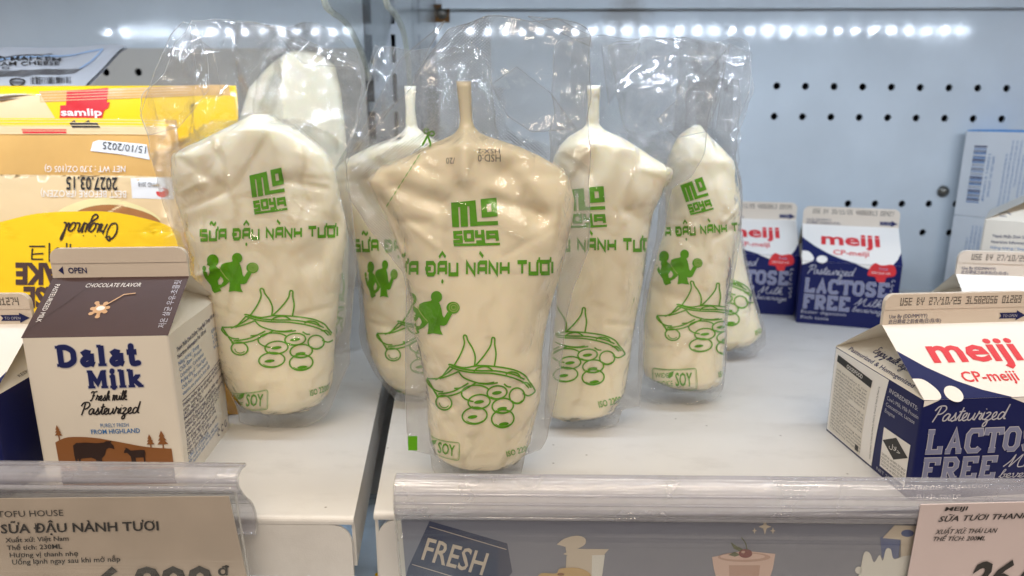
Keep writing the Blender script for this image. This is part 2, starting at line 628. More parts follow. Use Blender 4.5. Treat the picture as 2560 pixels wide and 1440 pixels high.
class Art:
    """list of (verts2d, tris, material, layer)"""
    def __init__(s):
        s.items = []

    def poly(s, pts, m, layer=0, holes=()):
        loops = [[Vector((p[0], p[1], 0)) for p in pts]] + [[Vector((p[0], p[1], 0)) for p in h] for h in holes]
        ts = tessellate_polygon(loops)
        vs = [(p.x, p.y) for l in loops for p in l]
        s.items.append((vs, [tuple(t) for t in ts], m, layer))
        return s

    def rect(s, x0, y0, x1, y1, m, layer=0):
        return s.poly([(x0, y0), (x1, y0), (x1, y1), (x0, y1)], m, layer)

    def ell(s, cx, cy, rx, ry, m, layer=0, rot=0.0, n=28, a0=0, a1=360):
        c, d = math.cos(rot), math.sin(rot)
        P = []
        for i in range(n):
            t = R(a0 + (a1 - a0) * i / n)
            x, y = rx * math.cos(t), ry * math.sin(t)
            P.append((cx + c * x - d * y, cy + d * x + c * y))
        return s.poly(P, m, layer)

    def ring(s, cx, cy, rx, ry, wd, m, layer=0, rot=0.0, a0=0, a1=360, n=30):
        c, d = math.cos(rot), math.sin(rot)
        P = []
        for i in range(n + 1):
            t = R(a0 + (a1 - a0) * i / n)
            x, y = rx * math.cos(t), ry * math.sin(t)
            P.append((cx + c * x - d * y, cy + d * x + c * y))
        return s.stroke(P, wd, m, layer)

    def stroke(s, pts, wd, m, layer=0, caps=True):
        vs, ts = [], []
        P = [np.array(p[:2], float) for p in pts]
        n = len(P)
        wl = wd if isinstance(wd, (list, tuple)) else [wd] * n
        for i in range(n):
            t = P[min(i + 1, n - 1)] - P[max(i - 1, 0)]
            if 0 < i < n - 1:
                a = P[i] - P[i - 1]
                b = P[i + 1] - P[i]
                a = a / (np.linalg.norm(a) + 1e-9)
                b = b / (np.linalg.norm(b) + 1e-9)
                t = a + b
                k = np.linalg.norm(t)
                if k < 0.3:
                    t, k = a, 2.0
                sc = min(2.0 / k, 1.8)
            else:
                sc = 1.0
            t = t / (np.linalg.norm(t) + 1e-9)
            nn = np.array([-t[1], t[0]]) * wl[i] / 2 * sc
            vs += [tuple(P[i] + nn), tuple(P[i] - nn)]
        for i in range(n - 1):
            ts += [(2 * i, 2 * i + 1, 2 * i + 3), (2 * i, 2 * i + 3, 2 * i + 2)]
        s.items.append((vs, ts, m, layer))
        return s

    def text(s, body, x, y, h, m, layer=0, bold=0.0, width=None, align='L', shear=0.0, rot=0.0, xs=1.0, space=1.0):
        vs, ts = text_mesh(body, bold, shear, space)
        if not vs:
            return s
        x0 = min(v[0] for v in vs)
        x1 = max(v[0] for v in vs)
        k = h / 0.729
        kx = width / (x1 - x0) if width else k * xs
        off = {'L': 0, 'C': -(x1 - x0) * kx / 2, 'R': -(x1 - x0) * kx}[align]
        c, d = math.cos(rot), math.sin(rot)
        out = []
        for v in vs:
            a, b = (v[0] - x0) * kx + off, v[1] * k
            out.append((x + c * a - d * b, y + d * a + c * b))
        s.items.append((out, ts, m, layer))
        return s

    def merge(s, other, fn, dl=0):
        for vs, ts, m, l in other.items:
            s.items.append(([fn(*v) for v in vs], ts, m, l + dl))
        return s


_TX = {}


def text_mesh(body, bold=0.0, shear=0.0, space=1.0):
    k = (body, bold, shear, space)
    if k not in _TX:
        c = bpy.data.curves.new('lettering', 'FONT')
        c.body = body
        c.offset = bold
        c.shear = shear
        c.space_character = space
        c.resolution_u = 2
        o = bpy.data.objects.new('lettering', c)
        me = o.to_mesh()
        me.calc_loop_triangles()
        _TX[k] = ([(v.co.x, v.co.y) for v in me.vertices], [tuple(t.vertices) for t in me.loop_triangles])
        o.to_mesh_clear()
        bpy.data.objects.remove(o)
        bpy.data.curves.remove(c)
    return _TX[k]


def spline(P, n=7):
    if len(P) < 3:
        return P
    Q = [P[0]] + list(P) + [P[-1]]
    out = []
    for i in range(1, len(Q) - 2):
        a, b, c, d = [np.array(q, float) for q in Q[i - 1:i + 3]]
        for k in range(n):
            t = k / n
            out.append(tuple(0.5 * ((2 * b) + (c - a) * t + (2 * a - 5 * b + 4 * c - d) * t * t + (3 * b - a - 3 * c + d) * t ** 3)))
    out.append(tuple(P[-1]))
    return out


# handwriting: letters as pen paths on an x-height of 1
CUR = {
    'a': (1.0, [[(.75, .85), (.45, 1), (.1, .6), (.15, .1), (.5, .12), (.8, .85), (.78, .2), (1.05, .08)]]),
    's': (.75, [[(-.05, .08), (.3, .6), (.42, 1.05), (.5, .6), (.6, .2), (.3, -.02), (.1, .12)], [(.5, .08), (.8, .12)]]),
    't': (.6, [[(-.05, .08), (.3, 1.0), (.42, 1.8), (.3, .4), (.4, .03), (.65, .1)], [(.05, 1.2), (.75, 1.3)]]),
    'e': (.75, [[(-.05, .1), (.45, .55), (.45, 1), (.15, .85), (.1, .25), (.4, 0), (.8, .2)]]),
    'u': (.95, [[(0, 1), (.02, .25), (.3, .03), (.62, .5), (.7, 1), (.68, .2), (1.0, .08)]]),
    'r': (.72, [[(-.05, .1), (.15, .75), (.2, 1.15), (.3, .9), (.62, .85), (.5, .2), (.78, .08)]]),
    'i': (.45, [[(-.02, .1), (.18, 1.0), (.15, .2), (.5, .08)], [(.26, 1.42), (.3, 1.5)]]),
    'z': (.8, [[(0, .85), (.3, 1.02), (.55, .8), (.1, .05), (.45, -.05), (.42, -.75), (.1, -.85), (.15, -.4), (.85, .15)]]),
    'd': (1.05, [[(.72, .85), (.4, 1), (.1, .6), (.15, .1), (.5, .12), (.8, .8), (1.02, 2.0), (.82, .3), (1.1, .08)]]),
    'P': (1.1, [[(.45, 1.95), (.3, 1.0), (.05, -.1)], [(-.15, 1.45), (.2, 2.0), (.9, 2.05), (1.15, 1.6), (.8, 1.05), (.3, .95)]]),
    'F': (1.15, [[(.55, 1.9), (.4, .7), (.1, 0), (-.15, .15)], [(-.1, 1.6), (.2, 1.95), (.7, 1.85), (1.25, 2.0)], [(.2, 1.0), (.85, 1.08)]]),
    'h': (.9, [[(-.05, .1), (.42, 1.6), (.38, 2.0), (.2, 1.6), (.08, 0), (.4, .95), (.6, .85), (.58, .15), (.92, .08)]]),
    'm': (1.35, [[(.0, .9), (.1, 1), (.05, 0), (.3, .95), (.48, .9), (.45, 0), (.7, .95), (.92, .9), (.9, .15), (1.35, .08)]]),
    'n': (.95, [[(.0, .9), (.1, 1), (.05, 0), (.35, .95), (.58, .9), (.56, .15), (.98, .08)]]),
    'l': (.5, [[(-.05, .1), (.42, 1.6), (.36, 2.0), (.2, 1.6), (.18, .2), (.52, .08)]]),
    'k': (.85, [[(-.05, .1), (.42, 1.6), (.36, 2.0), (.2, 1.6), (.06, 0)], [(.1, .45), (.5, .95), (.55, .65), (.2, .5), (.6, .05), (.9, .12)]]),
    'g': (.95, [[(.75, .85), (.45, 1), (.1, .6), (.15, .1), (.5, .12), (.78, .85), (.7, -.6), (.35, -.95), (.1, -.6), (.95, .1)]]),
    'O': (1.4, [[(.8, 1.9), (.3, 1.6), (.05, .8), (.3, .05), (.85, .1), (1.15, .9), (1.0, 1.7), (.65, 1.95), (.75, 1.5), (1.25, 1.6)]]),
    'M': (1.6, [[(-.1, .1), (.3, 1.0), (.5, 1.95), (.45, .8), (.4, .1), (.8, 1.2), (1.1, 1.95), (1.02, .8), (1.15, .05), (1.6, .1)]]),
    'b': (.8, [[(-.05, .1), (.4, 1.6), (.34, 2.0), (.18, 1.6), (.12, .2), (.4, .0), (.62, .4), (.45, .85), (.85, .8)]]),
    'v': (.85, [[(-.02, .8), (.12, 1), (.2, .2), (.4, .03), (.66, .6), (.62, 1.0), (.9, .85)]]),
    'E': (1.0, [[(.9, 1.8), (.4, 2.0), (.2, 1.5), (.6, 1.1), (.1, .7), (.2, .05), (.8, .05), (1.0, .3)]]),
    'j': (.45, [[(0, .3), (.25, 1.0), (.2, -.5), (-.05, -.9), (-.1, -.5), (.5, .1)], [(.3, 1.42), (.33, 1.5)]]),
    'o': (.85, [[(.45, 1), (.1, .7), (.15, .1), (.5, .05), (.7, .5), (.5, .95), (.9, .8)]]),
    'y': (.9, [[(0, 1), (.05, .3), (.3, .1), (.62, .9), (.62, .0), (.4, -.9), (.15, -.7), (.9, .1)]]),
    ' ': (.5, []),
}


def cursive(A, body, x, y, xh, m, wd, layer=0, slant=0.25, width=None, rot=0.0):
    adv = sum(CUR[c][0] for c in body)
    k = (width / adv) if width else xh
    cx = 0.0
    c, d = math.cos(rot), math.sin(rot)
    for ch in body:
        a, paths = CUR[ch]
        for p in paths:
            q = []
            for (u, v) in spline(p, 5):
                X, Y = (cx + u) * k + v * xh * slant, v * xh
                q.append((x + c * X - d * Y, y + d * X + c * Y))
            A.stroke(q, wd, m, layer)
        cx += a
    return A


# square display lettering (soy pouch line) and slab lettering (carton front)
SQ = {
    'S': [[(1, 1), (0, 1), (0, .55), (1, .45), (1, 0), (0, 0)]],
    'U': [[(0, 1), (0, 0), (1, 0), (1, 1)]],
    'A': [[(0, 0), (.05, .85), (.25, 1), (1, 1), (1, 0)], [(.02, .42), (1, .42)]],
    'D': [[(0, 0), (0, 1), (.8, 1), (1, .8), (1, .2), (.8, 0), (0, 0)], [(-.22, .5), (.5, .5)]],
    'N': [[(0, 0), (0, 1), (.95, 0), (1, 1)]],
    'H': [[(0, 0), (0, 1)], [(1, 0), (1, 1)], [(0, .45), (1, .45)]],
    'T': [[(-.1, 1), (1.1, 1)], [(.5, 1), (.5, 0)]],
    'O': [[(0, 0), (0, 1), (1, 1), (1, 0), (0, 0)]],
    'I': [[(.1, 0), (.1, 1)]],
}


def soy_line():
    """SUA DAU NANH TUOI with its Vietnamese marks; normalised 0..1 across, cap height 0..1"""
    A = Art()
    txt = [('S', ''), ('U', 'h~'), ('A', ''), ' ', ('D', ''), ('A', '^.'), ('U', ''), ' ', ('N', ''), ('A', '`'), ('N', ''), ('H', ''), ' ', ('T', ''), ('U', 'h'), ('O', 'h'), ('I', '')]
    x = 0.0
    wd = .3
    for t in txt:
        if t == ' ':
            x += 0.75
            continue
        ch, mk = t
        wl = .28 if ch == 'I' else .95
        for p in SQ[ch]:
            A.stroke([(x + a * wl, .14 + b * .72) for a, b in p], wd * .85, 'print_green')
        if 'h' in mk:
            A.stroke([(x + wl - .05, .86), (x + wl + .22, .92), (x + wl + .25, 1.15)], .2, 'print_green')
        if '~' in mk:
            A.stroke(spline([(x, 1.3), (x + .25, 1.5), (x + .6, 1.3), (x + .9, 1.5)]), .2, 'print_green')
        if '^' in mk:
            A.stroke([(x + .1, 1.2), (x + .5, 1.5), (x + .9, 1.2)], .2, 'print_green')
        if '`' in mk:
            A.stroke([(x + .15, 1.5), (x + .6, 1.22)], .22, 'print_green')
        if '.' in mk:
            A.ell(x + .5, -.3, .14, .14, 'print_green', n=10)
        x += wl + .42
    B = Art()
    B.merge(A, lambda a, b: (a / (x - .42), 1 - b))
    return B


def norm(A, x0, y0, x1, y1):
    B = Art()
    return B.merge(A, lambda a, b: ((a - x0) / (x1 - x0), (b - y0) / (y1 - y0)))


def soy_logo():
    A = Art()
    g = 'print_green'
    A.poly([(642, 1092), (785, 1078), (797, 1225), (755, 1228), (749, 1112), (737, 1113), (742, 1229), (700, 1231), (695, 1117), (684, 1118), (690, 1232), (650, 1232)], g)
    A.poly([(815, 1072), (907, 1064), (915, 1170), (822, 1178)], g, holes=[[(850, 1100), (876, 1098), (880, 1143), (854, 1146)]])
    A.poly([(757, 1203), (916, 1197), (918, 1220), (758, 1226)], g)
    for p in ([(708, 1262), (664, 1264), (666, 1290), (700, 1289), (702, 1314), (656, 1316)],
              [(727, 1306), (724, 1260), (766, 1258), (769, 1305), (722, 1307)],
              [(790, 1250), (792, 1284), (828, 1283)], [(826, 1248), (832, 1316), (790, 1318)],
              [(858, 1302), (856, 1262), (908, 1260), (914, 1310)], [(858, 1288), (910, 1287)]):
        A.stroke(p, 19, g)
    A.poly([(657, 1327), (928, 1322), (928, 1336), (659, 1342)], g)
    return norm(A, 640, 1064, 928, 1340)


def soy_beans():
    A = Art()
    g, W = 'print_green', 8.5
    for p in ([(665, 700), (700, 640), (722, 580), (717, 540), (725, 531), (735, 538), (742, 562), (768, 605), (783, 652), (779, 705)],
              [(782, 705), (830, 650), (868, 592), (877, 550), (885, 545), (893, 552), (893, 585), (900, 640), (890, 708)],
              [(635, 700), (645, 696), (720, 714), (800, 702), (900, 708), (1000, 726), (1060, 756), (1085, 790), (1114, 832), (1117, 852), (1082, 872), (1050, 858)],
              [(637, 706), (700, 730), (780, 742), (880, 746), (980, 766), (1050, 795), (1085, 830)],
              [(650, 702), (720, 722), (800, 730), (900, 732), (1000, 752), (1060, 780)],
              [(775, 735), (800, 714), (848, 708), (885, 732)], [(955, 752), (978, 738), (1020, 746), (1040, 774)],
              [(1045, 800), (1075, 800), (1098, 828)],
              [(640, 708), (585, 778)], [(515, 776), (600, 770), (690, 735)], [(660, 716), (620, 748), (560, 782)],
              [(515, 778), (540, 822), (568, 868), (600, 876), (680, 860), (760, 815), (790, 796)],
              [(575, 862), (660, 846), (735, 806)], [(560, 850), (570, 880)],
              [(690, 735), (720, 770), (790, 797), (850, 806), (910, 798)], [(665, 830), (700, 826), (745, 800)], [(800, 800), (850, 802), (890, 795)],
              [(945, 805), (965, 820), (985, 822)]):
        A.stroke(spline(p, 5), W, g)
    A.stroke(spline([(518, 770), (512, 792), (538, 826), (572, 846), (604, 848)], 5), W, g)
    A.ring(607, 910, 45, 40, W, g, rot=0.4)
    A.ring(612, 905, 30, 34, W * .6, g, rot=0.4, a0=20, a1=150)
    A.ring(788, 858, 82, 46, W, g, a0=100, a1=330)
    for cx, cy, rx, ry, ex, ey in ((805, 905, 62, 40, 805, 906), (906, 853, 56, 37, 905, 855), (1018, 872, 43, 44, 0, 0), (938, 928, 60, 42, 934, 944),
                                   (780, 983, 70, 47, 768, 990), (938, 1000, 63, 50, 944, 1030)):
        A.ring(cx, cy, rx, ry, W, g, rot=-0.12)
        A.ring(cx, cy + 2, rx * .86, ry * .84, W * .5, g, a0=40, a1=140)
        if ex:
            A.ell(ex, ey, 28, 10, g, rot=-0.15, n=16)
    return norm(A, 510, 530, 1120, 1052)


def soy_couple():
    A = Art()
    g = 'print_green'
    A.ell(375, 378, 34, 34, g)
    A.poly([(348, 392), (340, 402), (300, 408), (272, 420), (264, 450), (280, 480), (305, 505), (326, 530), (326, 560), (320, 598), (355, 592), (413, 601), (399, 572), (396, 546), (420, 548), (436, 540), (462, 492), (470, 478), (442, 466), (421, 500), (411, 486), (405, 450), (398, 426), (388, 408), (386, 392)], g)
    A.ell(475, 442, 40, 35, g)
    A.ring(479, 440, 27, 24, 3.5, 'print_pale_green', 1)
    A.ring(479, 440, 14, 12, 3.5, 'print_pale_green', 1)
    A.ell(216, 393, 38, 40, g)
    A.poly([(184, 405), (176, 420), (196, 432), (190, 446), (196, 470), (186, 496), (176, 466), (150, 462), (168, 510), (186, 532), (204, 556), (214, 590), (228, 606), (272, 590), (264, 574), (300, 556), (326, 530), (306, 500), (268, 452), (240, 434), (232, 420)], g,
           holes=[[(268, 497), (280, 510), (286, 528), (274, 548), (254, 551), (248, 525)]])
    A.ell(160, 445, 12, 18, g)
    A.stroke([(258, 432), (272, 462), (300, 500), (322, 522)], 3.5, 'print_pale_green', 1)
    return norm(A, 148, 345, 516, 606)


def soy_badge():
    A = Art()
    g = 'print_green'
    P = []
    for cx, cy, a in ((95, 6, 270), (95, 34, 0), (5, 34, 90), (5, 6, 180)):
        for k in range(5):
            t = R(a + k * 22.5)
            P.append((cx + 5 * math.cos(t), cy + 5 * math.sin(t)))
    A.stroke(P + [P[0]], 1.1, g, 1)
    A.stroke([(50 + (x - 50) * .95, 20 + (y - 20) * .9) for x, y in P + [P[0]]], .5, g, 1)
    B = Art()
    B.text('WIDE', 6, 22, 9, g, 1)
    B.text('CHOICE', 6, 8, 9, g, 1, width=40)
    B.text('SOY', 52, 8, 24, g, 1, bold=.02, width=38)
    A.merge(B, lambda a, b: (a, 40 - b))
    A.poly([(35, 17), (38, 9), (49, 6), (46, 15), (39, 19)], g, 2)
    return norm(A, 0, 0, 100, 40)


def soy_iso():
    A = Art()
    B = Art().text('ISO 22000', 0, 0, 1, 'print_green', width=4.9, bold=.015)
    return A.merge(B, lambda a, b: (a / 4.9, 1 - b))


ART = dict(line=soy_line(), logo=soy_logo(), beans=soy_beans(), couple=soy_couple(), badge=soy_badge(), iso=soy_iso())


def vtext(body, m, bold=0.0, shear=0.0):
    """lettering normalised to 0..1 x 0..1 (y down)"""
    B = Art().text(body, 0, 0, 1, m, bold=bold, shear=shear)
    vs = B.items[0][0]
    x0, x1 = min(v[0] for v in vs), max(v[0] for v in vs)
    return Art().merge(B, lambda a, b: ((a - x0) / (x1 - x0), 1 - b))


# ------------------------------------------------------------------ setting: shelves, back panels, upright
WALL_Y = 651.0


def boolean_holes(o, cutter_mb):
    c = cutter_mb.build('hole_cutter', normals=True)
    md = o.modifiers.new('holes', 'BOOLEAN')
    md.operation, md.solver, md.object = 'DIFFERENCE', 'EXACT', c
    dg = bpy.context.evaluated_depsgraph_get()
    dg.update()
    me = bpy.data.meshes.new_from_object(o.evaluated_get(dg))
    o.modifiers.clear()
    o.data = me
    bpy.data.objects.remove(c)


def hole_cyl(mb, x, y, z, r, n=18, depth=6):
    mb.prism([(r * math.cos(i * 2 * math.pi / n), r * math.sin(i * 2 * math.pi / n)) for i in range(n)], lambda a, b, t: (x + a, y + t, z + b), -depth, depth, 'dark_void')


b = MB()
b.box((-77, WALL_Y, -6), (620, WALL_Y + 2, 275.9), 'panel_paint')
right_panel = struct(b.build('back_panel', normals=True))
h = MB()
for k in range(0, 13):
    for z in (184.0, 158.0):
        hole_cyl(h, 221 + 24.95 * k, WALL_Y, z - 0.055 * (24.95 * k) * .2, 3.1)
for k in range(0, 8):
    hole_cyl(h, 319 + 24.3 * (k - 1), WALL_Y, 80.8, 3.1)
    hole_cyl(h, 317 + 24.3 * (k - 1), WALL_Y, 54.5, 3.1)
boolean_holes(right_panel, h)
b = MB()
b.box((-620, WALL_Y, 216), (-141, WALL_Y + 2, 275.9), 'panel_paint')
left_panel = struct(b.build('back_panel', normals=True))
b = MB()
b.add([(-620, 648.5, 216), (-141, 648.5, 216), (-141, 662, -6), (-620, 662, -6), (-620, 650.6, 216), (-141, 650.6, 216), (-141, 664.1, -6), (-620, 664.1, -6)],
      [(0, 1, 2, 3), (7, 6, 5, 4), (0, 4, 5, 1), (1, 5, 6, 2), (2, 6, 7, 3), (3, 7, 4, 0)], 'panel_beige')  # plate tilted face-down, its shape put in to darken the lower wall
low_left = struct(b.build('back_panel', normals=True))
h = MB()
for k in range(-8, 2):
    for z in (196.0,):
        hole_cyl(h, -371 + 29.0 * k, WALL_Y, z, 3.3)
boolean_holes(low_left, h)
b = MB()
b.box((-640, 690, -140), (640, 692, 300), 'dark_void')  # near-black sheet standing in for the shade behind holes and slots
struct(b.build('rear_wall'))
# slotted upright between the bays
b = MB()
b.box((-141, 660, -6), (-77, 662, 275.9), 'grey_metal')
b.box((-100.2, 652, -6), (-98.4, 659.9, 275.9), 'grey_metal')
b.box((-79.5, 653.5, -6), (-77.2, 659.9, 275.9), 'grey_metal')
up = struct(b.build('slotted_upright', normals=True))
h = MB()
for px, wd in ((922, 6.2), (983, 4.2), (1048, 2.4)):
    x = gy(px, 100, 661)[0]
    for k in range(-6, 3):
        zt = gy(px, 86, 661)[2] + 33.2 * k
        h.box((x - wd / 2, 655, zt - 24.6), (x + wd / 2, 668, zt), 'dark_void')
boolean_holes(up, h)


def screw(px, py, parent, rusty):
    c = gy(px, py, WALL_Y)
    m = MB()
    if rusty:
        m.box((c[0] - 6.5, WALL_Y - 1.0, c[2] - 7.5), (c[0] + 6.5, WALL_Y - 0.05, c[2] + 7), 'rust')
    m.dome((c[0], WALL_Y - 1.0, c[2]), (0, -1, 0), 5.2, 4.2, 'screw_steel')
    m.build('screw', parent, True, normals=True)


screw(1105, 33, right_panel, True)
screw(2356, 478, right_panel, False)

# shelf above (only its rear underside shows) with the lamp strip under it
b = MB()
b.box((-640, 235, 276), (640, 700, 294), 'panel_paint')
b.box((-70, 634, 246.2), (640, 638, 256), 'panel_paint')
struct(b.build('upper_shelf', normals=True))
strip = thing('lamp_strip', 'slim strip of cool white lamps under the upper shelf', 'lamp strip', (0, 322, 275.8))
b = MB()
b.box((-560, -9, -6), (600, 9, 0), 'paper_white')
b.box((-560, 9.1, -11.2), (600, 10.2, 0), 'paper_white')
b.build('housing', strip)
for i in range(50):
    x = -548 + 22.7 * i
    l = bpy.data.lights.new('lamp', 'SPOT')
    l.spot_size, l.spot_blend = R(150), 0.9
    l.shadow_soft_size = 0.0028
    l.energy = 0.15
    l.color = (0.74, 0.85, 1.0)
    o = bpy.data.objects.new('lamp', l)
    COL.objects.link(o)
    o.parent = strip
    o.location = (x * MM, 0, -0.0118)
    o.rotation_euler = (R(50), 0, 0)


def shelf(edge, far_x, sgn, front_y, lip):
    """edge: list of (x, y) along the side at the gap, front to back"""
    b = MB()
    pts = edge + [(far_x, 655), (far_x, front_y)]
    b.prism(pts, lambda a, c, t: (a, c, t), 0, -1.6, 'shelf_paint')
    # folded front edge
    x0 = edge[0][0]
    n = 5
    prof = [(front_y - 0.02, 0)] + [(front_y - 2.2 * math.sin(R(a)), -2.2 + 2.2 * math.cos(R(a))) for a in (20, 40, 60, 80, 90)] + [(front_y - 2.2, -3.2), (front_y - 0.02, -3.2)]
    b.prism(prof, lambda a, c, t: (t, a, c), x0, far_x, 'shelf_paint')
    # front lip with a rounded upper corner
    r = 9
    q = [(x0 + sgn * 1.2, -lip), (x0 + sgn * 1.2, -3.4 - r)] + [(x0 + sgn * (1.2 + r - r * math.cos(R(a))), -3.4 - r + r * math.sin(R(a))) for a in (15, 30, 45, 60, 75, 90)] + [(far_x, -3.4), (far_x, -lip)]
    b.prism(q, lambda a, c, t: (a, t, c), front_y - 2.1, front_y - 0.6, 'shelf_paint')
    # side wall at the gap
    s = [(e[0] + sgn * 0.02, e[1]) for e in edge]
    vs = []
    for (x, y) in s:
        vs += [(x, y, -1.65), (x, y, -lip + 4), (x + sgn * 1.4, y, -1.65), (x + sgn * 1.4, y, -lip + 4)]
    fs = []
    for i in range(len(s) - 1):
        o = 4 * i
        fs += [(o, o + 1, o + 5, o + 4), (o + 2, o + 6, o + 7, o + 3), (o + 1, o + 3, o + 7, o + 5)]
    fs += [(0, 2, 3, 1)]
    b.add(vs, fs, 'shelf_paint')
    return struct(b.build('shelf', normals=True))


shelf([(-70, 262), (-92, 450), (-116, 655)], -620, -1, 262, 28)
shelf([(-62.5, 266), (-82, 450), (-103, 655)], 640, 1, 266, 44)
b = MB()
b.box((-640, 180, -92), (640, 690, -90), 'shelf_paint')
struct(b.build('lower_shelf', normals=True))
low = thing('lamp_strip', 'short run of cool lamps under the two shelves, seen only as light in the gap', 'lamp strip', (-75, 330, -34))
b = MB()
b.box((-110, -7, -2), (-12, 7, 3), 'paper_white')
b.box((12, -7, -2), (110, 7, 3), 'paper_white')
b.build('housing', low)
for i in range(6):
    l = bpy.data.lights.new('lamp', 'SPOT')
    l.spot_size, l.spot_blend = R(150), 0.8
    l.shadow_soft_size = 0.0028
    l.energy = 0.05
    l.color = (0.70, 0.84, 1.0)
    o = bpy.data.objects.new('lamp', l)
    COL.objects.link(o)
    o.parent = low
    o.location = (((-100, -70, -40, 40, 70, 100)[i]) * MM, 0, -0.006)

# glossy wrapped pack lying on the shelf below, seen in the gap
random.seed(3)
pk = thing('wrapped_pack', 'shiny pale blue plastic wrapped pack glimpsed through the gap between the shelves', 'pack', (-75, 300, -90))
b = MB()
vs, fs = [], []
nx, ny = 24, 40
for j in range(ny + 1):
    for i in range(nx + 1):
        a, c = i / nx * 2 - 1, j / ny * 2 - 1
        hgt = 34 * (1 - a ** 4) ** .5 * (1 - c ** 4) ** .5 + 5 * noise.noise(Vector((a * 3, c * 7, 1.3)))
        vs.append((a * 62, c * 110, max(hgt, 0.5)))
for j in range(ny):
    for i in range(nx):
        q = j * (nx + 1) + i
        fs.append((q, q + 1, q + nx + 2, q + nx + 1))
b.add(vs, fs, 'foil_pack')
b.build('wrapper', pk, True)
A = Art()
for (cx, cy) in ((0, -60), (6, -42), (-4, -20), (8, 0)):
    A.ell(cx, cy, 5, 2.6, 'print_pale_green', n=14)
b = MB()
for v2, t2, m, l in A.items:
    b.add([(x, y, 34 * (1 - (x / 62) ** 4) ** .5 * (1 - (y / 110) ** 4) ** .5 + 5 * noise.noise(Vector((x / 62 * 3, y / 110 * 7, 1.3))) + .6) for x, y in v2], t2, 'yellow_film')
b.build('printed_mark', pk)

# clear dividers hanging behind the pouches
def divider(pts, x, label):
    o = thing('shelf_divider', label, 'divider', (x, pts[0][0], pts[0][1]), group='clear plastic dividers')
    L = [(p[0] - pts[0][0], p[1] - pts[0][1]) for p in spline(pts, 6)]
    m = MB()
    loop = L + [(L[-1][0] + 30, L[-1][1]), (640 - pts[0][0], 249.5 - pts[0][1]), (L[0][0], 249.5 - pts[0][1])]
    n = len(L)
    m.prism(loop, lambda a, c, t: (t, a, c), -0.7, 0.7, 'acrylic')
    m.build('plate', o, normals=True)
    m = MB()
    m.sweep([(0, a, c) for a, c in L], 1.9, 'acrylic_edge')
    m.build('thick_edge', o, True)


divider([(405, 249), (413, 222), (428, 217.5), (450, 216.5), (470, 213), (496, 203), (512, 193), (520, 184)], -110, 'clear plastic divider with a curved edge rising behind the left pouches')
divider([(400, 249), (407, 221), (431, 217.5), (457, 212), (470, 203), (478, 185), (482, 165), (484, 140)], -75, 'clear plastic divider with a curved edge above the gap between the shelves')


